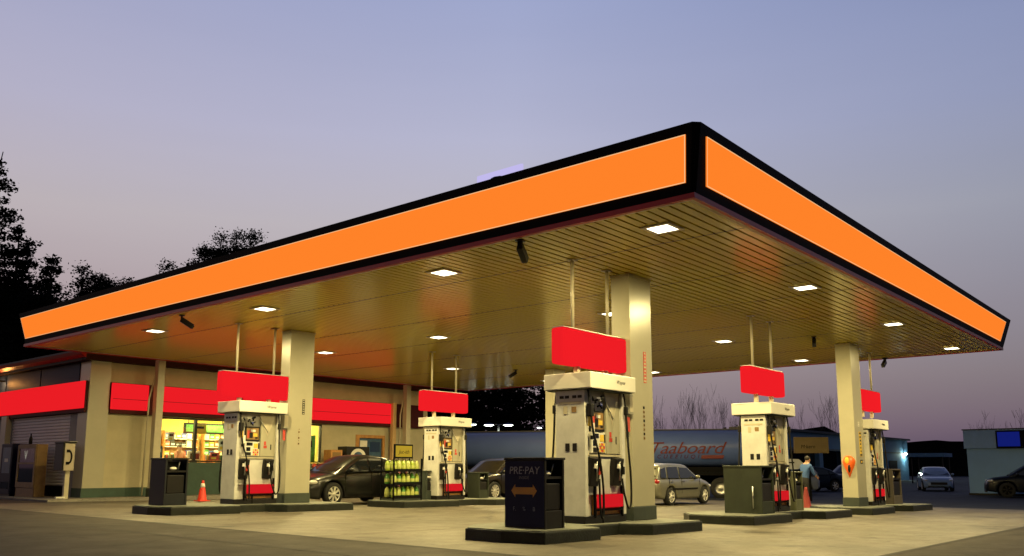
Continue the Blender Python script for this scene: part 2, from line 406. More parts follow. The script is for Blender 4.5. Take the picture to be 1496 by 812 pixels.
# ------------------------------------------------------------------ columns
def sticker(parent, face, cx, cz, w, h, m, off, rows=0, mark=M_black, name='sticker'):
    """flat printed label on the -Y ('y') or -X ('x') face of parent at local coords, with printed bars"""
    b = MB().use(m); t = .004
    if face == 'y': b.bx(cx-w/2, cx+w/2, off-t, off, cz-h/2, cz+h/2)
    else: b.bx(off-t, off, cx-w/2, cx+w/2, cz-h/2, cz+h/2)
    b.use(mark)
    r_ = random.Random(int(abs(cx*1000+cz*777)))
    for k in range(rows):
        zz = cz+h/2-(k+.5)*h/rows; ww = w*r_.uniform(.35, .8); hh = h/rows*.5
        if face == 'y': b.bx(cx-ww/2, cx+ww/2, off-t-.002, off-t, zz-hh/2, zz+hh/2)
        else: b.bx(off-t-.002, off-t, cx-ww/2, cx+ww/2, zz-hh/2, zz+hh/2)
    return b.build(name, None, parent)
def column(x0, x1, y0, y1, label, extras):
    z0 = zg((x0+x1)/2, (y0+y1)/2)+.2
    cx, cy = (x0+x1)/2, (y0+y1)/2; w, d = x1-x0, y1-y0; h = CZ-z0-.014
    o = thing('canopy_column', label, 'column', (cx, cy, z0), 0, 'columns carrying the canopy')
    MB().use(M_cream).bx(-w/2, w/2, -d/2, d/2, .26, h).build('shaft', None, o, bevel=.008)
    MB().use(M_grey).bx(-w/2-.02, w/2+.02, -d/2-.02, d/2+.02, 0, .26).build('plinth', None, o, bevel=.015)
    MB().use(M_steel).bx(-w/2-.012, w/2+.012, -d/2-.012, d/2+.012, h-.05, h).build('collar', None, o)
    yf = -d/2-.002
    if 'tags' in extras:
        sticker(o, 'y', .12, 2.95, .1, .62, M_redpaper, yf, 9, M_creamwall)
        for k in range(8): sticker(o, 'y', .05, 2.15-k*.085, .05, .05, M_amber if k % 3 else M_black, yf, 1, M_dark, 'letter_mark')
    if 'plain' in extras:
        sticker(o, 'y', .1, 2.62, .08, .42, M_dark, yf, 7, M_cream)
        for k in range(6): sticker(o, 'y', -.02, 2.0-k*.08, .045, .05, M_amber if k % 2 else M_steel, yf, 1, M_dark, 'letter_mark')
    if 'label' in extras:
        sticker(o, 'y', .05, 1.85, .2, .75, M_yelpaper, yf, 7, M_dark)
        sticker(o, 'y', .05, 1.32, .2, .12, M_dark, yf, 1, M_yelpaper)
        sticker(o, 'y', -.02, 2.45, .12, .14, M_whitepaper, yf, 2, M_steel)
    return o
c1 = column(14.05, 14.85, 8.85, 9.27, 'tall cream column beside the nearest pump with a red vertical sticker', ['tags'])
c2 = column(14.02, 14.82, 19.85, 20.27, 'tall cream column beside the left pump with a dark vertical sticker', ['plain'])
c3 = column(26.42, 27.2, 8.8, 9.25, 'tall cream column at right bearing an orange teardrop cover', ['label'])
c4 = column(26.2, 26.95, 20.0, 20.4, 'cream column far behind the nearest pump, mostly hidden by it', ['label'])
# orange teardrop cover on the right column's -X side
def teardrop(parent, w, d):
    b = MB().use(M_orange); n = 18; pts = []
    for k in range(n):
        a = 2*math.pi*k/n; r = .2
        yy, zz = r*math.sin(a), r*math.cos(a)
        if zz < 0: zz *= 2.3; yy *= (1+zz/.55)
        pts.append((yy, zz))
    x = -w/2-.002
    vs = [(x, y, 1.3+z) for y, z in pts]+[(x-.09, y*.72, 1.3+z*.78) for y, z in pts]+[(x-.11, 0, 1.27)]
    b.add(vs, [(i, (i+1) % n, n+(i+1) % n, n+i) for i in range(n)]+[(n+i, n+(i+1) % n, 2*n) for i in range(n)], True)
    o = b.build('orange_cover', None, parent); 
    MB().use(M_yelpaper).ball((x-.1, .02, 1.36), (.03, .07, .1)).use(M_dark).ball((x-.1, -.03, 1.12), (.03, .04, .12)).build('emblem', None, o)
teardrop(c3, .78, .45)

# ------------------------------------------------------------------ pump islands
def island(pts, label, z):
    b = MB().use(M_kerb); cx = sum(p[0] for p in pts)/len(pts); cy = sum(p[1] for p in pts)/len(pts)
    o = thing('pump_island', label, 'kerb island', (cx, cy, z), 0, 'raised pump islands')
    P = [(x-cx, y-cy) for x, y in pts]
    T = lambda p: (p[0], p[1], zg(p[0]+cx, p[1]+cy)-z+p[2])
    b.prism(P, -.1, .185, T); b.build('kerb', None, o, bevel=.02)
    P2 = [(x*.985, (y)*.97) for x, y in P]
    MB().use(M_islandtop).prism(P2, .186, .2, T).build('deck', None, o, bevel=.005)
def isl(xa, xb, xc, xd, yc, label, nose=-1):
    """bulb xa..xb, waist xb..xc, bulb xc..xd about the row centre yc"""
    h, w = 1.0, .52; nz = .2
    lo = [(xa+nz, yc-h), (xb-.12, yc-h), (xb, yc-w), (xc, yc-w), (xc+.35, yc-h), (xd, yc-h)]
    hi = [(x, 2*yc-y) for x, y in lo][::-1]
    hi[-1] = (xa+.75, yc+h)
    pts = lo+hi+[(xa, yc+.45), (xa, yc-.3)]
    island(pts, label, zg((xa+xd)/2, yc))
isl(10.15, 11.95, 13.1, 15.3, 9.08, 'dark kerbed island in the foreground carrying the blue sign box')
isl(10.15, 12.3, 13.2, 15.75, 20.05, 'dark kerbed island at left in front of the lit store window')
isl(17.55, 19.95, 21.6, 23.9, 9.15, 'dark kerbed island right of centre carrying the tall green bin')
isl(25.2, 27.6, 29.0, 31.6, 9.1, 'dark kerbed island at far right under the column with orange cover')
isl(17.6, 20.3, 21.6, 23.9, 20.2, 'dark kerbed island in the middle carrying the bottle rack')
isl(25.2, 27.6, 29.0, 31.6, 20.2, 'dark kerbed island hidden behind the nearest pump')

# ------------------------------------------------------------------ fuel pumps
def pump_proto():
    root = empty('fuel_pump')
    W, D, H = 1.3, .62, 2.36     # body under the head
    MB().use(M_dark).bx(-W/2, W/2, -D/2, D/2, 0, .13).build('base', None, root, bevel=.01)
    for s in (-1, 1):            # white end panels, full depth
        o = MB().use(M_pumpw).bx(s*.65, s*.555, -D/2-.01, D/2+.01, .13, H).build('side_panel', None, root, bevel=.012)
        b = MB().use(M_dark)
        xo = s*.65+s*.003
        for yy, zz, hh in ((-.1, 1.33, .14), (.06, 1.33, .14)): b.bx(xo-.003, xo+.003, yy-.045, yy+.045, zz-hh/2, zz+hh/2)
        b.build('hazard_label', None, o)
        b = MB().use(M_amber).bx(xo-.003, xo+.003, -.14, -.04, 1.95, 2.05).use(M_steel).bx(xo-.003, xo+.003, .06, .14, 1.92, 2.06); b.use(M_dark)
        for yy in (-.22, -.1, .06, .18): b.bx(xo-.003, xo+.003, yy-.045, yy+.045, 2.2, 2.25)
        b.use(M_steel).bx(xo-.003, xo+.003, -.24, .24, 2.1, 2.14); b.build('notice', None, o)
    MB().use(M_pumpw).bx(-.555, .555, -.2, .2, .13, H).build('core', None, root)
    hd = MB().use(M_white).bx(-.735, .735, -.52, .52, H, H+.29).build('head', None, root, bevel=.015)
    MB().use(M_grey).bx(-.69, .69, -.48, .48, H-.02, H-.002).build('head_underside', None, hd)
    for s in (-1, 1):
        rot = FACE_NY if s < 0 else (R(90), 0, R(180))
        text('Wayne', 'head_mark', .1, M_dark, hd, (.22*-s, s*.523, H+.155), rot, .001, .3)
        y = s*.2                 # front plane of core; everything proud of it by steps
        def q(b, x0, x1, z0, z1, y0, y1):
            if s > 0: x0, x1 = -x1, -x0
            return b.bx(x0, x1, s*y0, s*y1, z0, z1)
        b = MB().use(M_pumpw); q(b, -.55, .55, .5, 1.16, .2, .285); b.build('lower_door', None, root, bevel=.012)
        b = MB().use(M_wood); q(b, -.3, .52, .14, .49, .2, .262); b.build('kick_panel', None, root, bevel=.006)
        b = MB().use(M_cream); q(b, .1, .55, 1.22, 2.3, .2, .27); b.build('upper_door', None, root, bevel=.01)
        b = MB().use(M_steel); q(b, -.5, .52, 1.17, 1.205, .2, .31); b.build('ledge', None, root)
        b = MB().use(M_dark); q(b, -.36, .08, 1.62, 2.0, .2, .245); p = b.build('poster_frame', None, root, bevel=.006)
        b = MB().use(M_amber); q(b, -.32, .04, 1.66, 1.96, .246, .25); b.use(M_redpaper); q(b, -.3, -.16, 1.7, 1.9, .25, .252); b.use(M_yelpaper); q(b, -.12, .0, 1.74, 1.82, .25, .253); b.use(M_whitepaper); q(b, -.2, -.06, 1.86, 1.92, .252, .254); b.use(M_dark); q(b, -.24, -.14, 1.7, 1.84, .253, .256); q(b, -.06, .02, 1.68, 1.73, .25, .253); b.build('poster', None, p)
        b = MB().use(M_white); q(b, -.36, .08, 1.23, 1.6, .2, .262); p = b.build('display_unit', None, root, bevel=.01)
        b = MB().use(M_dglass); q(b, -.32, -.14, 1.5, 1.58, .263, .268); q(b, -.32, -.2, 1.36, 1.46, .263, .268); b.build('screen', None, p)
        b = MB()
        b.use(M_yelpaper); q(b, -.1, .02, 1.44, 1.56, .263, .268); b.use(M_dark); q(b, .03, .07, 1.42, 1.57, .263, .268); q(b, -.32, -.18, 1.25, 1.33, .263, .27)
        for i in range(3):
            for j in range(3):
                b.use(M_redpaper if (i+j) % 2 else M_yelpaper); q(b, -.12+.06*i, -.075+.06*i, 1.25+.058*j, 1.295+.058*j, .263, .272)
        b.build('keypad', None, p)
        b = MB().use(M_redpaper); q(b, .2, .26, 1.52, 1.62, .271, .274); q(b, .19, .29, 1.44, 1.51, .271, .274); b.build('warning_label', None, root)
        b = MB().use(M_dark); q(b, .4, .43, 1.4, 1.54, .271, .274); b.build('door_lock', None, root)
        # slanted light batten
        b = MB().use(M_white); b.tube([(-.02*-s, s*.3, 2.26), (.3*-s, s*.29, 1.86)], .009, 6); b.build('batten', None, root)
        # V shaped shade under the head, right door
        b = MB().use(M_steel); X = (lambda x: x) if s < 0 else (lambda x: -x)
        b.add([(X(.02), s*.276, 2.345), (X(.54), s*.276, 2.345), (X(.3), s*.276, 1.74)], [(0, 1, 2)]); b.build('shade_panel', None, root)
        # black bracket frame and red plate near the bottom, glow added to its colour
        b = MB().use(M_black)
        q(b, -.37, -.33, .1, .66, .29, .33); q(b, .5, .54, .1, .66, .29, .33); q(b, -.33, .5, .21, .25, .29, .33); q(b, -.12, -.09, .0, .21, .29, .32); b.build('bracket_frame', None, root)
        b = MB().use(E_redplate); q(b, -.29, .5, .27, .5, .30, .36); b.build('red_plate', None, root, bevel=.028, seg=4)
        # nozzle boots, nozzles, hoses
        for x in (-.43, .3):
            b = MB().use(M_dark)
            b.box((X(x), s*.33, .9), (.27, .13, .5), rz=0, rx=s*R(-10)); bt = b.build('nozzle_boot', None, root, bevel=.02)
            MB().use(M_black).tube([(X(x), s*.38, 1.0), (X(x+.02), s*.43, 1.06), (X(x+.03), s*.45, .98), (X(x+.02), s*.43, .82)], [.028, .035, .03, .02], 8).use(M_alu).tube([(X(x), s*.42, 1.08), (X(x), s*.42, .74)], .02, 6).use(M_redpaper if x < 0 else M_black).box((X(x+.05), s*.44, .92), (.09, .05, .14)).use(M_whitepaper).box((X(x-.05), s*.41, 1.0), (.06, .03, .08)).build('nozzle', None, root)
        def hose(pts, r=.02):
            P = [Vector((X(a), s*b_, c)) for a, b_, c in pts]; out = []
            for i in range(len(P)-1):   # Catmull-Rom
                p0, p1, p2, p3 = P[max(i-1, 0)], P[i], P[i+1], P[min(i+2, len(P)-1)]
                for k in range(6):
                    t = k/6
                    out.append(.5*((2*p1)+(-p0+p2)*t+(2*p0-5*p1+4*p2-p3)*t*t+(-p0+3*p1-3*p2+p3)*t**3))
            out.append(P[-1]); MB().use(M_rubber).tube(out, r, 7).build('hose', None, root)
        hose([(-.6, .36, 2.36), (-.6, .4, 2.1), (-.56, .44, 1.6), (-.44, .47, 1.2), (-.34, .48, .7), (-.30, .46, .2), (-.36, .47, .1), (-.42, .47, .3), (-.42, .46, .78)])
        hose([(.56, .36, 2.36), (.57, .4, 2.0), (.56, .44, 1.4), (.6, .46, .8), (.58, .47, .35), (.47, .48, .25), (.36, .47, .5), (.32, .45, .78)])
        MB().use(M_dark).box((X(-.58), s*.39, 1.98), (.1, .1, .22)).build('hose_clamp', None, root, bevel=.015); MB().use(M_dark).box((X(.57), s*.4, 2.02), (.07, .07, .16)).build('hose_clamp', None, root, bevel=.015)
        # bundled fittings under the head
        b = MB().use(M_black)
        rr = random.Random(3)
        for k in range(9):
            p0 = Vector((X(-.5+rr.uniform(0, .28)), s*(.3+rr.uniform(0, .12)), 2.0+rr.uniform(0, .25)))
            b.tube([p0, p0+Vector((rr.uniform(-.14, .14), rr.uniform(-.03, .03), rr.uniform(-.14, .1)))], rr.uniform(.012, .025), 6)
        b.use(M_alu).ball((X(-.3), s*.4, 2.16), .03).box((X(-.38), s*.43, 2.2), (.12, .02, .03)).use(mat('blue_cap', (.02, .03, .2), .4)).ball((X(-.26), s*.4, 2.08), .035)
        b.build('hose_fittings', None, root)
        for tm, tp, ts in ((M_yelpaper, (-.54, .36, 1.85), (.07, .05, .3)), (M_whitepaper, (-.46, .36, 1.66), (.06, .04, .2)), (M_dark, (-.5, .37, 1.5), (.05, .05, .07))): MB().use(tm).box((X(tp[0]), s*tp[1], tp[2]), ts).build('hose_tag', None, root)
    MB().use(M_whitepaper).bx(.66, .80, -.14, -.12, 1.62, 1.92).use(M_redpaper).bx(.69, .77, -.145, -.141, 1.7, 1.8).build('side_flag', None, root)
    return root
pumps = [(13.05, 9.1, 'nearest white fuel pump, behind the dark blue sign box', .06),
         (13.05, 20.05, 'white fuel pump at left before the lit store window', 0),
         (20.65, 9.1, 'white fuel pump right of centre behind a tall green bin', 0),
         (28.25, 9.1, 'white fuel pump at far right half hidden by the column', 0),
         (20.4, 20.1, 'white fuel pump in the middle beside the bottle rack', 0),
         (28.25, 20.3, 'white fuel pump far back, hidden behind the nearest pump', 0)]
proto = pump_proto()
for i, (x, y, lab, _) in enumerate(pumps):
    o = proto if i == 0 else copy_tree(proto)
    o.location = (x, y, zg(x, y)+.2)
    tag(o, lab, 'fuel pump', 'fuel pumps on the islands')

# hanging signs above the pumps
def hang_sign_proto():
    root = empty('hanging_sign')
    MB().use(E_red).bx(-1.05, 1.05, -.14, .14, -.33, .33).build('sign_box', None, root, bevel=.06)
    MB().use(M_alu).bx(-1.02, 1.02, -.12, .12, .331, .345).build('top_rail', None, root)
    for x in (-.57, .57):
        p = MB().use(M_steel).tube([(x, 0, .33), (x, 0, 1.64)], .032, 10).build('pole', None, root)
        MB().use(M_steel).box((x, 0, 1.63), (.16, .16, .015)).build('flange', None, p)
    MB().use(M_steel).box((.45, 0, -.42), (.09, .09, .22)).box((-.45, 0, -.42), (.09, .09, .22)).build('stub', None, root)
    return root
proto = hang_sign_proto()
for i, ((x, y, lab, _), sl) in enumerate(zip(pumps, ('over the nearest pump', 'over the left pump by the store', 'over the pump right of centre', 'over the far right pump', 'over the middle pump', 'over the hidden pump'))):
    o = proto if i == 0 else copy_tree(proto)
    dx = {3: .3, 4: -.1}.get(i, 0)
    o.location = (x+dx, y-.02, CZ-1.65)
    tag(o, 'blank glowing red sign box hung from two poles '+sl, 'sign', 'red signs hanging above the pumps')
# small grey speaker boxes on the columns
for (x, y, z, lab) in ((13.96, 8.95, 2.35, 'grey box fixed to the nearest column beside the pump head'), (13.93, 19.95, 2.4, 'grey box fixed to the left column beside the pump head')):
    o = thing('speaker_box', lab, 'speaker', (x, y, z))
    MB().use(mat('speaker_grey', (.3, .29, .24), .5)).bx(-.07, .08, -.16, .1, -.2, .2).build('housing', None, o, bevel=.015)
    MB().use(M_steel).bx(-.055, .06, -.164, -.161, -.15, .15).build('grille', None, o)
    MB().use(M_redpaper).bx(-.05, .03, -.1, -.09, -.52, -.24).build('tag', None, o)

# ------------------------------------------------------------------ service bins
def service_bin(loc, w, d, h, m, label, sign=None, handle=False, mside=None):
    o = thing('service_bin', label, 'bin', loc, 0, 'service bins on the islands')
    b = MB().use(m)
    b.bx(-w/2, -w/2+.05, -d/2, d/2, .0, h).bx(w/2-.05, w/2, -d/2, d/2, 0, h).bx(-w/2+.05, w/2-.05, -.02, .02, 0, h-.05).bx(-w/2+.05, w/2-.05, -d/2+.01, d/2-.01, 0, .28)
    b.build('cabinet', None, o, bevel=.01)
    MB().use(mside or m).bx(-w/2-.015, w/2+.015, -d/2-.015, d/2+.015, h, h+.04).build('lid', None, o, bevel=.012)
    for s in (-1, 1):
        MB().use(M_dark).bx(-w/2+.05, w/2-.05, s*d*.2, s*(d/2-.02), .72*h, .76*h).build('shelf', None, o)
        MB().use(M_whitepaper).ball((-.04, s*d*.33, .80*h), (.1, .07, .045)).use(M_alu).tube([(.1, s*d*.3, .77*h), (.12, s*d*.36, .95*h)], .014, 6).build('paper_towels', None, o)
        MB().use(M_dark).bx(-w/2+.08, w/2-.08, s*d*.22, s*(d/2-.03), .285, .66*h).build('squeegee_bucket', None, o, bevel=.02)
    if handle: MB().use(M_alu).tube([(-w/2-.03, -d*.28, .12), (-w/2-.03, -d*.28, .62)], .016, 6).box((-w/2-.015, -d*.28, .14), (.03, .03, .03)).box((-w/2-.015, -d*.28, .6), (.03, .03, .03)).build('handle', None, o)
    if sign:
        p = MB().use(M_navy).bx(-w/2-.008, -w/2-.002, -d/2+.01, d/2-.01, .03, h-.02).build('blue_sign', None, o)
        x = -w/2-.009
        text('PRE\u00b7PAY', 'lettering', .17, mat('dim_white', (.3, .29, .31), .5), p, (x, 0, .9), FACE_NX, .001, .1)
        text('INSIDE', 'lettering', .07, mat('dim_grey', (.14, .14, .17), .5), p, (x, 0, .79), FACE_NX, .001, 0)
        a = MB().use(mat('dim_amber', (.42, .19, .03), .5))
        T = lambda q: (x-q[2], -q[0], .585+q[1])
        a.prism([(-.26, 0), (-.18, .105), (-.18, .055), (.18, .055), (.18, .105), (.26, 0), (.18, -.105), (.18, -.055), (-.18, -.055), (-.18, -.105)], 0, .002, T).build('arrow', None, p)
        for k, s_ in enumerate(('F.', '%', 'B')): text(s_, 'lettering', .09, mat('dim_blue', (.12, .14, .2), .5), p, (x, .2-.2*k, .3), FACE_NX, .001, 0)
    return o
zi = lambda x, y: zg(x, y)+.2
service_bin((10.98, 8.78, zi(11, 8.7)), .52, .82, 1.07, M_dark, 'dark blue service box marked with a double amber arrow on the nearest island', sign=True)
service_bin((10.92, 20.28, zi(10.9, 20.2)), .6, .72, 1.1, mat('bin_navy', (.009, .011, .016), .45, spec=.3), 'dark navy service bin at the left end of the left island', mside=M_dark)
service_bin((19.25, 8.93, zi(19.2, 8.8)), .68, .94, 1.06, mat('bin_olive', (.024, .03, .02), .5, spec=.3, var=.2), 'tall olive green bin with a metal handle on the island right of centre', handle=True)
service_bin((21.95, 9.1, zi(22, 9)), .5, .6, .95, mat('bin_olive_light', (.09, .095, .05), .5, var=.2), 'olive green bin behind the pump right of centre')
service_bin((30.1, 9.15, zi(30.1, 9.1)), .9, .8, 1.1, mat('bin_brown', (.08, .065, .05), .5, var=.2), 'brown bin beyond the far right pump')
service_bin((19.75, 20.3, zi(19.7, 20.3)), .45, .5, .88, M_grey, 'low green bin between the bottle rack and the middle pump')
service_bin((22.65, 20.65, zi(22.6, 20.6)), .5, .55, .85, mat('bin_olive'  , (.055, .06, .045)), 'green bin right of the middle pump before the dark car')

# bottle rack
RX, RY = 18.4, 20.0; rz0 = zi(RX, RY)
t = thing('bottle_rack', 'black wire rack full of yellow green bottles with a yellow sign on top', 'display rack', (RX, RY, rz0))
for x in (-.58, .58):
    for y in (-.28, .28): MB().use(M_black).box((x, y, .64), (.04, .04, 1.28)).build('upright', None, t)
for z in (.1, .5, .9): MB().use(M_black).bx(-.58, .58, -.28, .28, z-.03, z).bx(-.6, .6, -.3, -.285, z-.03, z+.06).build('shelf', None, t)
MB().use(M_grey).bx(-.6, .6, -.28, .28, -.0, .065).build('tray', None, t)
p = MB().use(M_black).bx(-.36, .42, -.05, 0, 1.28, 1.72).build('sign_frame', None, t, bevel=.01)
MB().use(emis('sign_yellow', (.75, .5, .04), .55)).bx(-.31, .37, -.058, -.051, 1.33, 1.67).build('sign_face', None, p)
text('Juc-ith', 'lettering', .17, M_black, p, (.03, -.06, 1.48), FACE_NY, .001, .25)
cols = [mat('bottle_lime', (.26, .34, .03), .3, var=.15), mat('bottle_pale', (.38, .42, .12), .3, var=.15), mat('bottle_green', (.06, .2, .03), .3, var=.15)]
bp = []
for m in cols:
    bm_ = MB().use(m).lathe([(.001, 0), (.075, .005), (.08, .03), (.08, .2), (.06, .27), (.028, .3), (.028, .32)], n=10)
    bm_.use(mat('bottle_label', (.42, .46, .12), .5, var=.2)).lathe([(.081, .07), (.082, .075), (.082, .16), (.081, .165)], n=10)
    bm_.use(M_dark).lathe([(.03, .318), (.03, .345), (.001, .346)], n=8)
    bp.append(bm_)
protos = [None]*3; cn = ('yellow green', 'pale cream', 'dark green'); sn = ('bottom', 'middle', 'top')
for si, z in enumerate((.1, .5, .9)):
    for k in range(6):
        for r_ in range(2):
            ci = (si+k+r_) % 3 if si != 2 else (k % 2)
            if protos[ci] is None: protos[ci] = bp[ci].build('bottle'); o = protos[ci]
            else: o = protos[ci].copy(); col.objects.link(o)
            o.location = (RX-.47+k*.188, RY-.17+r_*.3, rz0+z+.001); o.rotation_euler.z = rnd.uniform(0, 6)
            tag(o, f'{cn[ci]} fluid bottle standing on the {sn[si]} shelf of the rack', 'bottle', 'bottles on the rack')

# ------------------------------------------------------------------ traffic cones
def cone(x, y, z, label, band=True, m=M_conered):
    o = thing('traffic_cone', label, 'traffic cone', (x, y, z), 0)
    MB().use(m).lathe([(.17, .03), (.155, .05), (.05, .64), (.035, .7), (.001, .7)], n=16).build('cone_body', None, o)
    MB().use(m).bx(-.2, .2, -.2, .2, 0, .03).build('cone_foot', None, o, bevel=.01)
    if band: MB().use(M_whitepaper).lathe([(.083, .47), (.085, .47), (.062, .6), (.06, .6)], n=16).build('white_band', None, o)
cone(16.0, 27.4, zg(16, 27.4)+.005, 'red traffic cone with white tip before the green store wall')
cone(29.25, 11.5, zg(29, 11.3)+.005, 'red traffic cone in darkened colour at the feet of the man in blue', False, mat('cone_shaded', (.22, .012, .01), .6))  # red darkened in the material to stand in for shade here

# ------------------------------------------------------------------ store
store = thing('convenience_store', 'cream convenience store with red signs, lit windows and a roller shutter', 'shop', (13, 30, .1))
SO = Vector(store.location)
def sb(b, name, bevel=0, parent=None):
    b.v = [(x-SO.x, y-SO.y, z-SO.z) for x, y, z in b.v]
    return b.build(name, None, parent or store, bevel=bevel)
XE, YE = 29.2, 44
b = MB().use(M_creamwall)
b.bx(13.7, 15.5, 30, 30.25, .45, 4.78)                # recessed panel right of pier
b.bx(15.5, 22.95, 30, 30.25, 2.98, 4.78)              # over the windows
b.bx(22.95, 24.8, 30, 30.25, .12, 4.78); b.bx(26.5, XE, 30, 30.25, .12, 4.78); b.bx(24.8, 26.5, 30, 30.25, 2.6, 4.78)
sb(b, 'front_wall')
b = MB().use(M_greent).bx(15.5, 22.95, 29.97, 30.22, .12, 1.33).bx(13.7, 15.5, 29.98, 30.22, .12, .45); sb(b, 'green_base')
b = MB().use(M_cream).bx(13.0, 13.7, 29.85, 30.6, .45, 4.78); sb(b, 'corner_pier')
b = MB().use(M_greent).bx(12.97, 13.7, 29.83, 30.6, .12, .45); sb(b, 'pier_base')
b = MB().use(mat('side_wall_paint', (.3, .3, .33), .7, var=.1)).bx(13.02, 13.25, 30.6, 31.2, .12, 4.78).bx(13.02, 13.25, 36.3, YE, .12, 4.78).bx(13.02, 13.25, 31.2, 36.3, 2.98, 4.1)
sb(b, 'side_wall')
b = MB().use(M_creamwall).bx(XE-.25, XE, 30.25, YE, .12, 4.78).bx(13.25, XE-.25, YE-.25, YE, .12, 4.78); sb(b, 'rear_wall')
b = MB().use(M_cream).bx(12.82, 13.02, 36.45, 36.95, .12, 3.1); sb(b, 'side_pilaster')
for y0, y1 in ((30.7, 33.9), (34.0, 37.2), (37.3, 43.9)):
    b = MB().use(M_blueglass).bx(12.985, 13.018, y0, y1, 4.1, 4.76); sb(b, 'blue_panel', .006)
# roller shutter, corrugated
b = MB().use(mat('shutter_metal', (.74, .7, .74), .45, 0, var=.04)); z = .5; prof = []
while z < 2.98: prof += [(13.06, z), (13.03, z+.03), (13.03, z+.08), (13.06, z+.1)]; z += .11
vs = [(x, y, zz) for y in (31.2, 36.3) for x, zz in prof]; n = len(prof)
b.add(vs, [(i, i+1, n+i+1, n+i) for i in range(n-1)]); sb(b, 'roller_shutter')
b = MB().use(M_dark).bx(13.0, 13.2, 31.2, 36.3, .12, .5); sb(b, 'shutter_base')
# eave band and roof
b = MB().use(M_eave).bx(12.75, XE+.2, 29.7, 30.0, 4.78, 5.0).bx(12.75, 13.0, 30.0, YE+.2, 4.78, 4.92); sb(b, 'eave_band', .01)
b = MB().use(mat('red_gutter', (.25, .012, .012), .4)).prism([(0, 4.86), (-.16, 4.95), (-.2, 5.06), (0, 5.06)], 29.7, YE+.2, lambda p: (12.75+p[0], p[2], p[1])); sb(b, 'gutter')
b = MB().use(mat('roof_grey', (.12, .12, .13), .7)).bx(12.6, XE+.25, 29.9, YE+.3, 5.062, 5.14); sb(b, 'roof')
# awning behind the red sign panels
b = MB().use(M_dred).bx(13.72, 22.0, 29.8, 29.98, 3.0, 4.08).bx(22.1, 28.75, 29.8, 29.98, 3.0, 4.08); b.bx(12.9, 12.98, 29.9, 38.4, 3.0, 4.09); sb(b, 'awning', .02)
def redsign(x0, x1, z0=3.14, z1=4.06):
    o = sb(MB().use(E_red).bx(x0, x1, 29.72, 29.8, z0, z1), 'red_sign', .03)
    sb(MB().use(M_dred).bx(x0+.05, x1-.05, 29.713, 29.719, z0+.36, z0+.375), 'sign_crease', 0, o)
redsign(13.72, 15.05); redsign(15.42, 18.62); redsign(18.9, 22.0); redsign(22.2, 26.62)
o = sb(MB().use(E_red).bx(12.83, 12.9, 29.9, 37.4, 3.14, 4.08), 'red_sign', .03)
# windows: dark frames, panes
WX = [15.55, 17.1, 18.65, 20.1, 21.5, 22.92]
for x0, x1 in zip(WX, WX[1:]):
    f_ = sb(MB().use(M_dark).bx(x0, x0+.05, 29.99, 30.1, 1.35, 2.97).bx(x1-.05, x1, 29.99, 30.1, 1.35, 2.97).bx(x0+.05, x1-.05, 29.99, 30.1, 1.35, 1.4).bx(x0+.05, x1-.05, 29.99, 30.1, 2.91, 2.97), 'window')
    sb(MB().use(M_glass).bx(x0+.05, x1-.05, 30.04, 30.05, 1.4, 2.91), 'pane', 0, f_)
# wood framed door with posters
b = MB().use(M_wood).bx(24.8, 25.0, 29.97, 30.15, .14, 2.6).bx(26.38, 26.5, 29.97, 30.15, .14, 2.6).bx(25.0, 26.38, 29.97, 30.15, 2.46, 2.6); d_ = sb(b, 'door', .01)
b = MB().use(M_bluepaper).bx(25.0, 26.38, 30.06, 30.1, .14, 2.46); sb(b, 'door_glass', 0, d_)
b = MB().use(M_whitepaper).bx(25.1, 26.2, 30.035, 30.055, .9, 1.65).bx(25.1, 25.5, 30.035, 30.055, 2.0, 2.35).use(M_yelpaper).bx(25.3, 26.0, 30.03, 30.034, .95, 1.4).use(M_blueglass).bx(25.7, 26.25, 30.035, 30.055, 1.85, 2.3); sb(b, 'poster', 0, d_)
# downpipe / cream pilaster between posts, orange light put into its colour
b = MB().use(mat('pilaster_lit_tint', (.62, .42, .2), .5)).bx(26.64, 26.84, 29.6, 29.79, .14, 4.1); sb(b, 'pilaster', .01)
b = MB().use(mat('inside_wall', (.62, .47, .1), .8, var=.1)).bx(13.3, XE-.3, 36.6, 36.7, .14, 3.6); 
b.bx(13.3, 13.4, 30.3, 36.6, .14, 3.6).bx(22.98, 23.05, 30.3, 36.6, .14, 3.6); sb(b, 'inside_wall')
b = MB().use(mat('inside_floor', (.3, .25, .2), .4)).bx(13.3, 23, 30.26, 36.6, .12, .27); sb(b, 'inside_floor')
b = MB().use(mat('inside_ceiling', (.6, .55, .4), .8)).bx(13.3, 23, 30.26, 36.6, 3.4, 3.46); sb(b, 'inside_ceiling')
for x in (15.2, 17.6, 20.0, 22.2):
    for y in (31.4, 33.4, 35.4): sb(MB().use(E_store).bx(x-.55, x+.55, y-.1, y+.1, 3.36, 3.395), 'ceiling_tube')
p = sb(MB().use(M_dark).bx(12.7, 12.98, 37.35, 37.45, 4.5, 4.56), 'wall_lamp')
b = MB().use(emis('amber_lamp', (1., .42, .1), 90.)).lathe([(.001, -.11), (.09, -.07), (.11, 0), (.09, .07), (.001, .11)], (12.66, 37.4, 4.44), 12); sb(b, 'lamp_glass', 0, p)
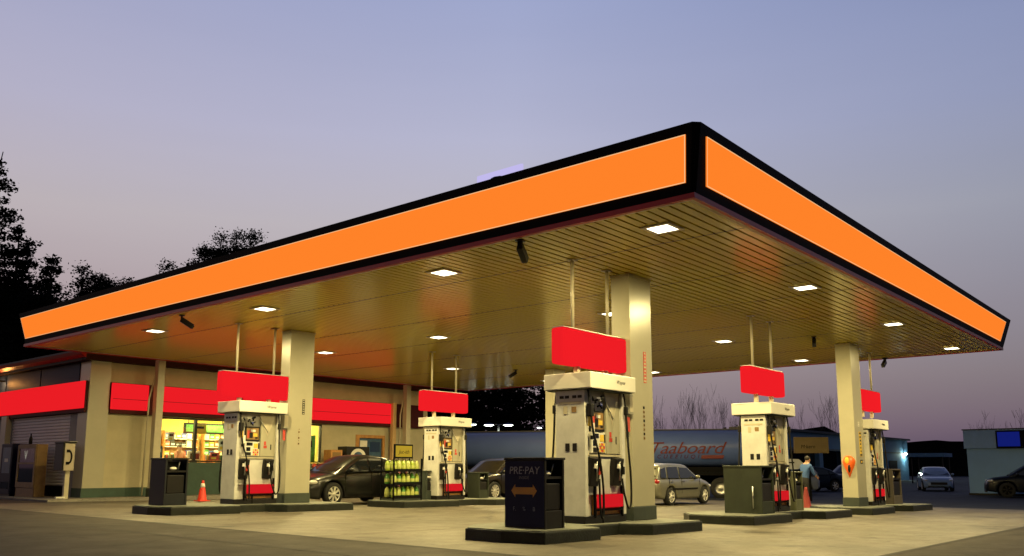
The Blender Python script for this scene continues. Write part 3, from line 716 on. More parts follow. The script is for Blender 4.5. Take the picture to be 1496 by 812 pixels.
# posts under the store edge of the canopy
for x, lab in ((15.15, 'thin cream post rising in front of the store left of its lit window'), (27.12, 'thin cream post before the store wall right of the red signs')):
    o = thing('canopy_post', lab, 'post', (x, 29.22, .135), 0, 'thin posts by the store')
    MB().use(M_steel).bx(-.13, .13, -.13, .13, 0, 4.79).build('shaft', None, o, bevel=.01)
    MB().use(M_grey).bx(-.16, .16, -.16, .16, 0, .3).build('plinth', None, o, bevel=.01)
    MB().use(M_steel).tube([(-.3, .15, .05), (-.28, .12, 3.4), (-.1, .1, 4.3)], .03, 8).build('drainpipe', None, o)
# --- things inside the store
prod_m = [mat('pack_'+n, c, .5, var=.3, scale=9) for n, c in (('red', (.5, .06, .03)), ('white', (.7, .66, .55)), ('yellow', (.6, .42, .06)), ('brown', (.2, .09, .03)), ('green', (.08, .25, .06)), ('blue', (.05, .1, .3)), ('black', (.02, .02, .02)), ('orange', (.6, .2, .03)))]
shelf = None; slab = ('left end', 'second from the left', 'second from the right', 'right end')
pk = [MB().use(m).bx(-.11, .11, -.09, .09, 0, .24).use(M_whitepaper).bx(-.08, .08, -.093, -.0905, .07, .15) for m in prod_m]
pko = [None]*len(pk)
cnames = ('red', 'white', 'yellow', 'brown', 'green', 'blue', 'black', 'orange')
for i, x in enumerate((16.2, 18.0, 19.9, 21.8)):
    if shelf is None:
        shelf = empty('store_shelf'); o = shelf
        MB().use(M_wood).bx(-.8, .8, .12, .16, 0, 2.5).bx(-.82, -.78, -.16, .12, 0, 2.5).bx(.78, .82, -.16, .12, 0, 2.5).build('case', None, o)
        for z in (.5, .95, 1.4, 1.8, 2.15): MB().use(M_whitepaper).bx(-.78, .78, -.16, .12, z-.03, z).build('shelf_board', None, o)
    else: o = copy_tree(shelf)
    o.location = (x, 36.2, .27); tag(o, 'stocked wall shelf seen through the store window, '+slab[i]+' of its row', 'shelf', 'stocked shelves in the store')
    for zi_, z in enumerate((1.4, 1.8, 2.15)):
        for k in range(6):
            c = rnd.randrange(len(pk))
            if pko[c] is None: pko[c] = pk[c].build('product_pack'); p = pko[c]
            else: p = pko[c].copy(); col.objects.link(p)
            p.location = (x-.65+k*.26, 36.2-.03, .27+z+.001); p.scale = (1, 1, rnd.uniform(.7, 1.2))
            tag(p, f'{cnames[c]} pack on the {("middle", "upper", "top")[zi_]} board of the {slab[i]} store shelf', 'product', 'packs on the store shelves')
t = thing('checkout_counter', 'pale checkout counter behind the store window', 'counter', (18.4, 30.75, .271))
MB().use(M_cream).bx(-2.6, 2.6, -.3, .3, 0, 1.0).build('cabinet', None, t)
MB().use(M_wood).bx(-2.65, 2.65, -.35, .35, 1.0, 1.05).build('top', None, t, bevel=.01)
t = thing('till', 'white till screen with a dark display beside the cashier', 'till', (17.55, 30.85, 1.324))
MB().use(M_whitepaper).bx(-.26, .26, -.04, .04, .1, .45).build('screen_case', None, t, bevel=.02)
MB().use(M_dglass).bx(-.16, .22, -.048, -.041, .14, .36).build('screen', None, t)
MB().use(M_dark).bx(-.1, .1, -.1, .1, 0, .1).build('stand', None, t)
for i, (x, z0, w, h, m, lab) in enumerate(((15.75, 1.42, .3, .5, M_bluepaper, 'dark blue poster low in the left store window'), (18.35, 1.75, .42, .5, M_whitepaper, 'white notice inside the store window left of the pump'), (19.4, 1.45, .6, .6, M_redpaper, 'red notice inside the store window behind the pump'), (20.6, 1.5, .6, .9, M_whitepaper, 'tall white notice inside the store window behind the pump'), (22.3, 1.4, .8, 1.1, M_greenpaper, 'green poster in the store window right of the column'), (17.35, 2.4, .5, .36, M_yelpaper, 'small yellow banner hung high in the store window'), (16.2, 2.1, .26, .34, M_whitepaper, 'small white card in the left pane of the store window'), (18.0, 1.42, .36, .3, M_redpaper, 'small red card low in the store window near the pump'))):
    o = thing('window_poster', lab, 'poster', (x, 30.11, z0))
    MB().use(m).bx(-w/2, w/2, 0, .01, 0, h).build('sheet', None, o)
    MB().use(M_dark if m is not M_bluepaper else M_whitepaper).bx(-w*.3, w*.3, -.004, 0, h*.55, h*.8).use(M_yelpaper).bx(-w*.35, w*.2, -.004, 0, h*.15, h*.4).build('print', None, o)
for i, (x, m, lab) in enumerate(((16.5, prod_m[6], 'dark jar display on the counter left of the cashier'), (18.1, prod_m[7], 'orange sweet display on the counter near the window'), (18.6, prod_m[3], 'brown snack display on the counter near the window'), (19.1, prod_m[2], 'yellow snack display on the counter before the pump'), (20.0, prod_m[0], 'red snack display at the right of the counter'))):
    o = thing('counter_display', lab, 'display', (x, 30.7, 1.324))
    MB().use(m).bx(-.16, .16, -.1, .1, 0, .12).bx(-.16, .16, 0, .1, .12, .3).build('stand', None, o)
    b = MB()
    for k in range(5): b.use(prod_m[(k+i) % 8]).lathe([(.03, .12), (.03, .28), (.015, .32), (.001, .32)], (-.13+k*.065, -.05, 0), 8)
    b.build('sweets', None, o); 
o = thing('hanging_board', 'dark menu board hung from the store ceiling behind the counter', 'sign', (19.6, 33.6, 2.75))
MB().use(M_dark).bx(-1.0, 1.0, -.03, .03, -.2, .25).build('panel', None, o); MB().use(M_greenpaper).bx(-.9, .9, -.036, -.031, -.12, .18).build('print', None, o)
MB().use(M_dark).bx(-.8, -.77, -.01, .01, .25, .75).bx(.77, .8, -.01, .01, .25, .75).build('hanger', None, o)

# ------------------------------------------------------------------ people
def person(loc, rz, label, joints, mats_, hair=True):
    """joints: dict name -> (x,y,z,r); body is one skinned continuous mesh"""
    o = thing('person', label, 'person', loc, rz)
    names = list(joints); idx = {n: i for i, n in enumerate(names)}
    edges = [('pelvis', 'belly'), ('belly', 'chest'), ('chest', 'neck'), ('neck', 'head'), ('head', 'crown')]
    for s in ('l', 'r'):
        edges += [('pelvis', 'hip'+s), ('hip'+s, 'knee'+s), ('knee'+s, 'ankle'+s), ('ankle'+s, 'toe'+s), ('chest', 'sho'+s), ('sho'+s, 'elb'+s), ('elb'+s, 'wri'+s), ('wri'+s, 'palm'+s)]
    me = bpy.data.meshes.new('skeleton')
    me.from_pydata([joints[n][:3] for n in names], [(idx[a], idx[b_]) for a, b_ in edges], [])
    tmp = bpy.data.objects.new('tmp', me); col.objects.link(tmp)
    md = tmp.modifiers.new('s', 'SKIN'); md.use_smooth_shade = True
    sv = me.skin_vertices[0].data
    for n in names:
        sv[idx[n]].radius = (joints[n][3], joints[n][3]*(.8 if n in ('chest', 'belly', 'pelvis') else 1)); sv[idx[n]].use_root = n == 'pelvis'
    tmp.modifiers.new('ss', 'SUBSURF').levels = 2
    dg = bpy.context.evaluated_depsgraph_get(); bme = bpy.data.meshes.new_from_object(tmp.evaluated_get(dg))
    bpy.data.objects.remove(tmp)
    for m in mats_: bme.materials.append(m)
    pts = {n: Vector(joints[n][:3]) for n in names}
    for p in bme.polygons:
        c = p.center; near = min(pts, key=lambda n: (pts[n]-c).length)
        p.material_index = 0 if near in ('head', 'crown', 'neck') or near[:4] in ('palm',) or near[:3] == 'wri' else (2 if near[:3] in ('hip', 'kne', 'ank', 'pel') else (3 if near[:3] == 'toe' else 1)); p.use_smooth = True
    bd = bpy.data.objects.new('body', bme); col.objects.link(bd); bd.parent = o
    fb = MB().use(mats_[0])
    for s in ('l', 'r'):
        w, p = pts['wri'+s], pts['palm'+s]; d = (p-w).normalized(); sd = d.cross(Vector((0, 1, 0))); sd = sd.normalized() if sd.length > .1 else Vector((1, 0, 0))
        for k in range(4):
            base = p+sd*(k-1.5)*.018; ln = (.06, .075, .07, .055)[k]
            fb.tube([base, base+d*ln*.5, base+d*ln*.85+Vector((0, 0, -.012))], [.0085, .008, .006], 6)
        fb.tube([w+d*.03+sd*.03, w+d*.06+sd*.055, w+d*.09+sd*.055], [.01, .009, .007], 6)
    fb.build('fingers', None, bd)
    h = pts['head']; f_ = Vector((0, -1, 0))
    fm = MB().use(mats_[0]).ball(h+Vector((0, -.1, -.01)), (.014, .025, .03), 8, 6).ball(h+Vector((.078, 0, 0)), (.012, .025, .035), 6, 5).ball(h+Vector((-.078, 0, 0)), (.012, .025, .035), 6, 5)
    fm.use(M_hair).ball(h+Vector((.03, -.088, .025)), .009, 6, 5).ball(h+Vector((-.03, -.088, .025)), .009, 6, 5).use(M_redpaper).ball(h+Vector((0, -.09, -.055)), (.022, .008, .006), 6, 5)
    fm.build('face', None, bd)
    if hair: MB().use(M_hair).ball(h+Vector((0, .022, .05)), (.092, .1, .09), 12, 8).build('hair', None, bd)
    return o
def stand(lean=0., arm=0.):
    J = {'pelvis': (0, 0, .95, .15), 'belly': (0, -lean*.15, 1.1, .145), 'chest': (0, -lean*.4, 1.36, .165), 'neck': (0, -lean*.6, 1.53, .06), 'head': (0, -lean*.72, 1.64, .088), 'crown': (0, -lean*.76, 1.72, .07)}
    for s, k in (('l', 1), ('r', -1)):
        J['hip'+s] = (.1*k, 0, .88, .1); J['knee'+s] = (.11*k, -.02, .48, .065); J['ankle'+s] = (.11*k, .03, .09, .045); J['toe'+s] = (.12*k, -.12, .045, .04)
        J['sho'+s] = (.2*k, -lean*.42, 1.43, .065); J['elb'+s] = (.26*k, -lean*.45-arm*.1, 1.15, .045); J['wri'+s] = (.24*k, -lean*.5-arm*.32, .95+arm*.18, .032); J['palm'+s] = (.23*k, -lean*.52-arm*.4, .87+arm*.24, .032)
    return J
M_blueshirt = mat('blue_shirt', (.04, .1, .28), .8, var=.15); M_trouser = mat('dark_trousers', (.015, .016, .02), .8)
person((29.75, 11.75, zg(29.6, 12)), R(70), 'man in a blue shirt and dark trousers standing by the island right of centre', stand(.35, .6), [M_skin, M_blueshirt, M_trouser, M_dark])
M_salmon = mat('salmon_shirt', (.5, .22, .15), .8)
person((17.2, 31.35, .272), R(15), 'cashier with dark hair in a salmon shirt behind the store window', stand(.1, .9), [M_skin, M_salmon, M_trouser, M_dark])

# ------------------------------------------------------------------ front of the store: machines, phone, displays
t = thing('vending_machine', 'dark blue vending machine at the left edge by the shutter', 'vending machine', (12.5, 34.1, .135))
MB().use(M_navy).bx(-.4, .4, -.5, .5, .06, 1.85).build('cabinet', None, t, bevel=.02)
MB().use(M_bluepaper).bx(-.408, -.402, -.42, .3, .8, 1.72).use(M_whitepaper).bx(-.412, -.408, -.2, .1, 1.2, 1.32).build('front_panel', None, t)
MB().use(M_dglass).bx(-.408, -.402, -.4, .3, .25, .5).build('hatch', None, t); MB().use(M_dark).bx(-.36, .36, -.46, .46, 0, .06).build('foot', None, t)
t = thing('glass_door_cabinet', 'amber wooden cabinet with a glass door and a lit white emblem by the shutter', 'cabinet', (12.55, 32.35, .135))
b = MB().use(M_amber).bx(-.4, -.05, .75, .8, 0, 1.8).bx(-.4, -.05, -.8, -.75, 0, 1.8).bx(-.1, -.05, -.75, .75, 0, 1.8).bx(-.4, -.1, -.75, .75, 1.72, 1.8).bx(-.4, -.1, -.75, .75, 0, .3); b.build('carcass', None, t, bevel=.01)
b = MB().use(M_amber).bx(-.43, -.402, -.78, -.66, .32, 1.78).bx(-.43, -.402, .66, .78, .32, 1.78).bx(-.43, -.402, -.66, .66, 1.66, 1.78).bx(-.43, -.402, -.66, .66, .32, .5).bx(-.43, -.402, -.66, .66, 1.12, 1.18); d_ = b.build('door', None, t)
MB().use(M_dglass).bx(-.412, -.406, -.66, .66, .5, 1.12).use(M_glass).bx(-.412, -.406, -.66, .66, 1.18, 1.66).build('door_pane', None, d_)
MB().use(mat('shelf_brown', (.12, .05, .02), .6)).bx(-.34, -.1, -.74, .74, 1.1, 1.13).bx(-.25, -.12, -.6, .1, 1.13, 1.5).build('shelf', None, t)
text('V', 'emblem', .42, emis('emblem_lit', (.9, .8, .6), .8), t, (-.36, .25, 1.42), FACE_NX, .003)
t = thing('bottle_on_top', 'dark bottle standing on top of the amber cabinet', 'bottle', (12.35, 32.7, 1.936))
MB().use(M_dark).lathe([(.001, 0), (.06, .005), (.06, .22), (.025, .3), (.025, .4), (.001, .4)], n=10).build('glass_body', None, t)
t = thing('payphone', 'black and beige payphone hood with a handset symbol on a post by the corner', 'payphone', (12.25, 29.35, .135))
MB().use(M_steel).bx(-.05, .09, -.06, .06, 0, .95).build('post', None, t)
MB().use(mat('phone_beige', (.42, .36, .27), .5)).bx(-.2, .12, -.26, -.22, .9, 1.78).build('side_panel', None, t, bevel=.02)
MB().use(M_dark).bx(-.24, -.2, -.22, .42, .9, 1.8).bx(-.2, .12, .38, .42, .9, 1.78).bx(-.26, .16, -.28, .44, 1.78, 1.84).build('hood', None, t, bevel=.015)
MB().use(M_whitepaper).bx(-.1, .17, -.285, .0, 1.842, 1.85).build('roof_cap', None, t)
b = MB().use(M_black); pts = [(-.07+.09*math.cos(a), -.265, 1.34+.2*math.sin(a)) for a in [R(-80+20*k) for k in range(9)]]
b.tube(pts, .028, 6).box((pts[0][0]-.04, -.265, pts[0][2]), (.1, .03, .09)).box((pts[-1][0]-.04, -.265, pts[-1][2]), (.1, .03, .09)); b.build('handset_symbol', None, t)
MB().use(M_whitepaper).bx(-.3, -.02, -.1, .02, .02, .07).build('foot_bracket', None, t)
# displays along the store wall
for x, w, h, m, lab in ((21.3, .8, .75, M_redpaper, 'crate of red goods on the sidewalk below the store window'), (22.35, .8, .9, M_wood, 'wooden crate of goods on the sidewalk behind the dark car')):
    o = thing('goods_crate', lab, 'crate', (x, 29.05, .135))
    MB().use(M_wood).bx(-w/2, w/2, -.26, .26, 0, h).build('crate', None, o, bevel=.01)
    b = MB()
    for k in range(22): b.use(prod_m[(0, 7, 3, 4)[k % 4]]).ball((rnd.uniform(-w*.42, w*.42), rnd.uniform(-.22, .22), h+rnd.uniform(0, .22)), rnd.uniform(.06, .11), 7, 5)
    tag(b.build('goods', None, o), kind='stuff')
t = thing('wooden_box', 'brown slatted wooden box against the store wall behind the dark car', 'box', (22.95, 29.2, .135)); MB().use(M_wood).bx(-.3, .3, -.24, .24, 0, 1.75).build('box', None, t, bevel=.01)
MB().use(mat('box_front', (.2, .12, .04), .6)).bx(-.22, .22, -.248, -.241, 1.1, 1.65).build('front_panel', None, t)
t = thing('ice_chest', 'white ice chest with an arched emblem on a black band by the store wall', 'ice chest', (24.05, 29.2, .135))
MB().use(M_white).bx(-.62, .62, -.35, .35, .05, 1.45).build('cabinet', None, t, bevel=.02); MB().use(M_dark).bx(-.62, .62, -.3, .3, 1.455, 1.9).build('header', None, t)
b = MB().use(M_white); pts = [(.42*math.cos(R(a)), .36*math.sin(R(a))) for a in range(0, 181, 15)]
b.prism(pts, 0, .01, lambda p: (p[0], -.302-p[2], 1.46+p[1])); b.use(M_bluepaper).prism([(x*.6, y*.6) for x, y in pts], .012, .016, lambda p: (p[0], -.302-p[2], 1.47+p[1])); b.build('arch_emblem', None, t)
t = thing('newspaper_rack', 'dark rack with a pink arched frame right of the bottle rack', 'rack', (19.6, 21.4, zg(19.6, 21.4)))
MB().use(M_dark).bx(-.25, .3, -.15, .15, 0, 1.45).build('case', None, t, bevel=.02)
MB().use(M_pink).tube([(-.2, -.2, .3), (-.2, -.2, 1.2), (-.1, -.2, 1.4), (.05, -.2, 1.42), (.12, -.2, 1.3), (.1, -.2, .8)], .035, 8).build('arch', None, t)
MB().use(M_whitepaper).bx(.14, .26, -.16, -.152, .8, 1.2).build('paper', None, t)

# ------------------------------------------------------------------ cars
def lerp(tab, x):
    if x <= tab[0][0]: return tab[0][1]
    for (a, b), (c, d) in zip(tab, tab[1:]):
        if x <= c:
            t = (x-a)/(c-a) if c > a else 1; t2 = t
            return b+(d-b)*t2
    return tab[-1][1]
def car(name, label, loc, rz, S, paint, rim_n=8, group=None):
    """local +X is forward, origin on the ground below the middle"""
    o = thing(name, label, 'car', loc, rz, group)
    L, W = S['L'], S['W']; hw = W/2; wr = S['wr']; ax = S['axles']; gc = .2
    N = 72; rows = []
    for i in range(N+1):
        x = -L/2+L*i/N
        w = hw*lerp(S['plan'], x); zt = lerp(S['top'], x); zb = lerp(S['bottom'], x)
        arch = 0
        for a in ax:
            d = abs(x-a); ra = wr+.055
            if d < ra: arch = max(arch, wr+math.sqrt(ra*ra-d*d))
        sill = max(zb, arch); zm = zb+(zt-zb)*.55
        ring = [(0, zb+.02), (w*.6, zb+.02), (w*.72, max(zb, min(arch, zt-.08))), (w*.965, max(sill, zb+.0)), (w*.985, max(sill+.015, zb+.08)), (w, max(zm, sill+.03)), (w*.985, max(zm+(zt-zm)*.5, sill+.05)), (w*.95, max(zt-.06, sill+.07)), (w*.86, zt), (w*.5, zt+.02), (0, zt+.025)]
        rows.append((x, ring))
    b = MB().use(paint); vs = []; n = len(rows[0][1])
    for x, r in rows: vs += [(x, y, z) for y, z in r]
    k0 = len(vs)
    for x, r in rows: vs += [(x, -y, z) for y, z in r]
    fs = []
    for i in range(N):
        for j in range(n-1):
            a = i*n+j; fs.append((a, a+1, a+n+1, a+n)); a += k0; fs.append((a, a+n, a+n+1, a+1))
    fs += [list(range(n))+[k0+j for j in range(n-1, -1, -1)], [N*n+j for j in range(n-1, -1, -1)]+[k0+N*n+j for j in range(n)]]
    b.add(vs, fs, True); body = b.build('body', None, o)
    # cabin shell
    x0, x1 = S['roof'][0][0], S['roof'][-1][0]; NC = 36; belt = S['belt']; yb, yr = hw*.9, hw*S.get('tumble', .7); zr = max(z for _, z in S['roof'])
    def side_y(z): return yb+(yr-yb)*max(0, min(1, (z-belt)/(zr-belt)))
    b = MB().use(paint); vs = []; n = 5
    for i in range(NC+1):
        x = x0+(x1-x0)*i/NC; z = lerp(S['roof'], x); yy = side_y(z-.05)
        zbase = belt-.08
        yb_ = side_y(zbase)
        vs += [(x, yb_*.99, min(zbase, z-.02)), (x, yy, z-.05), (x, yy*.93, z), (x, yy*.5, z+.02), (x, 0, z+.026)]
    k0 = len(vs); vs += [(x, -y, z) for x, y, z in vs]
    fs = []
    for i in range(NC):
        for j in range(n-1):
            a = i*n+j; fs.append((a, a+n, a+n+1, a+1)); a += k0; fs.append((a, a+1, a+n+1, a+n))
    b.add(vs, fs, True); cab = b.build('cabin', None, o)
    # windows
    for poly in S['windows']:
        for s in (-1, 1):
            g = MB().use(M_dglass); P = [(x, s*(side_y(z)+.008), z) for x, z in poly]; Q = [(x, s*(side_y(z)-.01), z) for x, z in poly]
            m_ = len(P); g.add(P+Q, [list(range(m_))]+[(i, (i+1) % m_, m_+(i+1) % m_, m_+i) for i in range(m_)]); g.build('side_window', None, cab)
            t_ = MB().use(M_black if not S.get('chrome') else M_chrome); Z0 = min(z for _, z in poly); xs_ = [x for x, z in poly if z < Z0+.05]
            t_.box(((min(xs_)+max(xs_))/2, s*(side_y(Z0)+.012), Z0-.012), (max(xs_)-min(xs_), .012, .018)); t_.build('window_trim', None, cab)
    for (xa, za, xb, zb_), nm in ((S['wind'], 'windscreen'), (S['rearw'], 'rear_window')):
        ya, y2 = side_y(za)*.9, side_y(zb_)*.86
        d = Vector((zb_-za, 0, -(xb-xa))).normalized()
        if d.z < 0: d = -d
        if (nm == 'windscreen') != (d.x > 0) and abs(d.x) > .2: d = -d
        off = d*.012
        g = MB().use(M_dglass); q = [Vector(p)+off for p in ((xa, ya, za), (xa, -ya, za), (xb, -y2, zb_), (xb, y2, zb_))]; q2 = [p-d*.03 for p in q]
        g.add(q+q2, [(0, 1, 2, 3), (0, 4, 5, 1), (1, 5, 6, 2), (2, 6, 7, 3), (3, 7, 4, 0)]); g.build(nm, None, cab)
    # wheels
    for a in ax:
        for s in (-1, 1):
            y = s*(hw-.1)
            wl = MB().use(M_tyre).lathe([(wr*.66, -.1), (wr*.93, -.105), (wr, -.07), (wr, .07), (wr*.93, .105), (wr*.66, .1)], (a, y, wr), 28, 'Y').build('wheel', None, o)
            g = MB().use(S.get('rimm', M_rim)).lathe([(wr*.69, s*.085), (wr*.64, s*.1), (wr*.6, s*.075)], (a, y, wr), 28, 'Y')
            for k in range(rim_n):
                t = 2*math.pi*k/rim_n+.2; dx, dz = math.cos(t), math.sin(t); px, pz = -dz, dx
                w0, w1 = .02, .036
                p = [(a+dx*.04+px*w0, wr+dz*.04+pz*w0), (a+dx*wr*.62+px*w1, wr+dz*wr*.62+pz*w1), (a+dx*wr*.62-px*w1, wr+dz*wr*.62-pz*w1), (a+dx*.04-px*w0, wr+dz*.04-pz*w0)]
                g.prism(p, .06, .092, lambda q, s=s, y=y: (q[0], y+s*q[2], q[1]))
            g.lathe([(.07, s*.06), (.065, s*.1), (.001, s*.105)], (a, y, wr), 12, 'Y').use(M_black).lathe([(.001, s*.02), (wr*.64, s*.02)], (a, y, wr), 20, 'Y'); g.build('rim', None, wl)
    # lamps, mirrors, handles, seams, bumpers, plates
    lx, lz = S['lamp']
    for s in (-1, 1):
        wv = hw*lerp(S['plan'], lx)
        MB().use(mat('lamp_glass', (.75, .75, .7), .08, .3, var=0)).ball((lx-.02, s*wv*.86, lz), (.2, .13, .075), 12, 8).build('headlight', None, o)
        rx, rz_ = S['tail']; wv = hw*lerp(S['plan'], rx)
        MB().use(mat('tail_red', (.3, .01, .01), .2, var=0)).ball((rx+.02, s*wv*.88, rz_), (.1, .12, .1), 10, 7).build('tail_light', None, o)
        mx = S['mirror']
        MB().use(paint).ball((mx, s*(hw+.06), belt+.06), (.07, .1, .07), 10, 7).use(M_black).box((mx, s*(hw-.03), belt+.0), (.05, .12, .04)).build('mirror', None, o)
        for hx in S['handles']: MB().use(S.get('hm', paint)).box((hx, s*(hw+.008), belt-.09), (.17, .025, .028)).build('door_handle', None, o, bevel=.008)
        g = MB().use(M_black)
        for sx in S['seams']: g.box((sx, s*(hw*.988+.0), (belt+.3)/2+.06), (.012, .016, belt-.42))
        g.build('door_seam', None, o)
        if S.get('strip'): MB().use(M_black).box(((S['seams'][0]+S['seams'][-1])/2, s*(hw+.004), S['strip']), (S['seams'][-1]-S['seams'][0]+.4, .022, .05)).build('rub_strip', None, o)
    xf = L/2; MB().use(M_dark).box((xf-.02, 0, .48), (.06, W*.52, .16)).build('grille', None, o, bevel=.02)
    MB().use(M_dark).box((xf-.03, 0, .3), (.06, W*.7, .1)).build('lower_bumper', None, o, bevel=.02)
    MB().use(M_whitepaper).box((-L/2-.008, 0, .62), (.012, .45, .12)).build('number_plate', None, o)
    return o
sedan = dict(L=4.6, W=1.8, wr=.34, axles=(1.4, -1.32), plan=[(-2.3, .8), (-2.1, .92), (-1.4, 1), (1.2, 1), (1.9, .93), (2.2, .78), (2.3, .62)],
             top=[(-2.3, .82), (-2.2, .97), (-1.5, 1.03), (-1, 1.0), (.9, .96), (1.3, .92), (1.9, .8), (2.2, .66), (2.3, .52)], bottom=[(-2.3, .34), (-2, .22), (1.9, .2), (2.3, .26)],
             roof=[(-1.75, 1.0), (-1.2, 1.3), (-.7, 1.44), (-.1, 1.49), (.3, 1.45), (.8, 1.22), (1.3, .93)], belt=.98,
             windows=[[(-.02, 1.0), (.92, 1.0), (.72, 1.15), (.3, 1.34), (-.02, 1.39)], [(-.98, 1.02), (-.08, 1.0), (-.08, 1.39), (-.55, 1.38), (-.92, 1.27)], [(-1.42, 1.06), (-1.04, 1.03), (-1.0, 1.24)]],
             wind=(1.2, 1.0, .38, 1.41), rearw=(-1.62, 1.08, -.78, 1.41), lamp=(2.02, .68), tail=(-2.2, .86), mirror=.82, handles=(-.35, -1.25), seams=(.98, -.05, -1.0))
suv = dict(L=4.6, W=1.85, wr=.37, axles=(1.38, -1.3), plan=[(-2.3, .86), (-2.1, .95), (-1.4, 1), (1.2, 1), (1.9, .94), (2.2, .82), (2.3, .68)],
           top=[(-2.3, .95), (-2.2, 1.05), (-1.5, 1.1), (.9, 1.08), (1.3, 1.04), (1.9, .96), (2.2, .84), (2.3, .66)], bottom=[(-2.3, .4), (-2, .28), (1.9, .26), (2.3, .32)],
           roof=[(-2.2, 1.1), (-2.0, 1.42), (-1.75, 1.6), (-.9, 1.68), (.1, 1.66), (.5, 1.56), (1.25, 1.08)], belt=1.08,
           windows=[[(-.02, 1.1), (.95, 1.1), (.45, 1.46), (-.02, 1.52)], [(-.98, 1.12), (-.08, 1.1), (-.08, 1.53), (-.95, 1.53)], [(-1.75, 1.18), (-1.06, 1.13), (-1.04, 1.52), (-1.55, 1.48)]],
           wind=(1.12, 1.14, .5, 1.54), rearw=(-2.12, 1.18, -1.86, 1.5), lamp=(2.05, .82), tail=(-2.22, 1.0), mirror=.9, handles=(-.35, -1.25), seams=(1.0, -.05, -1.02), chrome=True, tumble=.76, hm=M_chrome)
wagon = dict(L=4.1, W=1.7, wr=.32, axles=(1.28, -1.22), plan=[(-2.05, .86), (-1.9, .95), (-1.4, 1), (1.2, 1), (1.7, .95), (1.95, .84), (2.05, .7)],
             top=[(-2.05, .8), (-1.98, .95), (.9, .95), (1.2, .92), (1.7, .82), (1.95, .7), (2.05, .55)], bottom=[(-2.05, .36), (-1.8, .24), (1.7, .22), (2.05, .28)],
             roof=[(-2.02, .96), (-1.92, 1.2), (-1.75, 1.4), (-1.0, 1.47), (-.1, 1.46), (.2, 1.4), (1.05, .94)], belt=.94,
             windows=[[(-.42, .96), (.82, .96), (.2, 1.32), (-.42, 1.35)], [(-1.3, .97), (-.5, .96), (-.5, 1.36), (-1.25, 1.35)], [(-1.8, .99), (-1.4, .97), (-1.37, 1.34), (-1.72, 1.27)]],
             wind=(.98, .98, .25, 1.37), rearw=(-2.0, 1.0, -1.82, 1.32), lamp=(1.85, .66), tail=(-1.98, .84), mirror=.62, handles=(.0-.3, -1.15), seams=(.9, -.46, -1.34), strip=.58, tumble=.76, hm=M_alu)
P_dark = mat('paint_charcoal', (.005, .005, .0045), .3, .1, var=.05, coat=.4)
P_brown = mat('paint_brown', (.018, .015, .011), .3, .2, var=.05, coat=.4)
P_silver = mat('paint_silver', (.2, .195, .15), .3, .45, var=.05, coat=.6)
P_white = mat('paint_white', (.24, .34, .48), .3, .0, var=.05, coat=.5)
P_blue = mat('paint_blueblack', (.005, .007, .012), .35, .0, spec=.3, var=.05, coat=.15)
o_ = car('parked_car', 'charcoal sedan with bright alloy wheels parked behind the left column', (18.7, 22.75, zg(18.6, 22.7)+.004), R(180), sedan, P_dark, 8)
o_.scale = (1.04, 1.04, 1.07)
car('parked_car', 'dark brown SUV with chrome window line parked behind the middle pump', (27.6, 23.9, zg(27.6, 23.9)+.004), R(180), suv, P_brown, 10)
car('parked_car', 'silver grey hatchback parked in front of the tanker', (28.45, 16.4, zg(28.45, 16.4)+.004), 0, wagon, P_silver, 6)
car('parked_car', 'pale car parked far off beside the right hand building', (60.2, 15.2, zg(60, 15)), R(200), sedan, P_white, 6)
car('parked_car', 'dark car parked in front of the pale building at far right', (50.0, 7.9, zg(49, 8)), R(105), dict(suv, rimm=M_dark, chrome=False, hm=M_dark), P_blue, 6)
car('parked_car', 'dark blue car parked behind the man in blue', (52.5, 20.5, zg(52, 20)), R(150), sedan, P_blue, 6)
car('parked_car', 'dark SUV parked in front of the far building left of the right column', (58.5, 19.8, zg(58, 20)), R(165), suv, P_blue, 6)
car('parked_car', 'pale blue hatchback parked behind the island right of centre', (46.0, 19.6, zg(46, 19)), R(140), wagon, mat('paint_palebl', (.3, .34, .42), .3, .1, var=.05, coat=.5), 6)

# ------------------------------------------------------------------ tanker trailer
TA, TB = Vector((32.9, 32.7, 0)), Vector((39.5, 18.3, 0)); d = (TB-TA); TL = d.length; trz = math.atan2(d.y, d.x)
tz = -.3
t = thing('tanker_trailer', 'long pale tanker trailer with dark red script lettering behind the silver car', 'tanker trailer', (*(((TA+TB)/2).xy), tz), trz)
M_tank = mat('tank_skin', (.12, .19, .52), .3, .0, var=.06, scale=.6)
zc = 2.42; rt = .9
MB().use(M_tank).lathe([(.001, -TL/2-.25), (.5, -TL/2-.22), (rt*.92, -TL/2-.05), (rt, -TL/2+.05), (rt, TL/2-.05), (rt*.92, TL/2+.05), (.5, TL/2+.22), (.001, TL/2+.25)], (0, 0, zc), 40, 'X').build('tank', None, t)
for x in (-TL/2+.05, TL/2-.08): MB().use(mat('tank_band', (.2, .2, .23), .4, .4)).lathe([(rt+.002, x-.04), (rt+.018, x-.03), (rt+.018, x+.03), (rt+.002, x+.04)], (0, 0, zc), 40, 'X').build('band', None, t)
MB().use(mat('walkway', (.1, .1, .11), .6)).bx(-TL/2+.3, TL/2-.3, -.25, .25, zc+rt-.02, zc+rt+.03).box((TL/2-.6, 0, zc+rt+.06), (.5, .4, .12)).build('top_walkway', None, t)
MB().use(M_black).bx(-TL/2, TL/2, -.5, .5, 1.25, 1.5).bx(-TL/2+1, TL/2-1, -.95, -.9, 1.1, 1.25).build('chassis', None, t)
MB().use(M_alu).tube([(TL/2-6.5, -1.0, 1.38), (TL/2-2.8, -1.0, 1.38)], .05, 8).build('hose_tube', None, t)
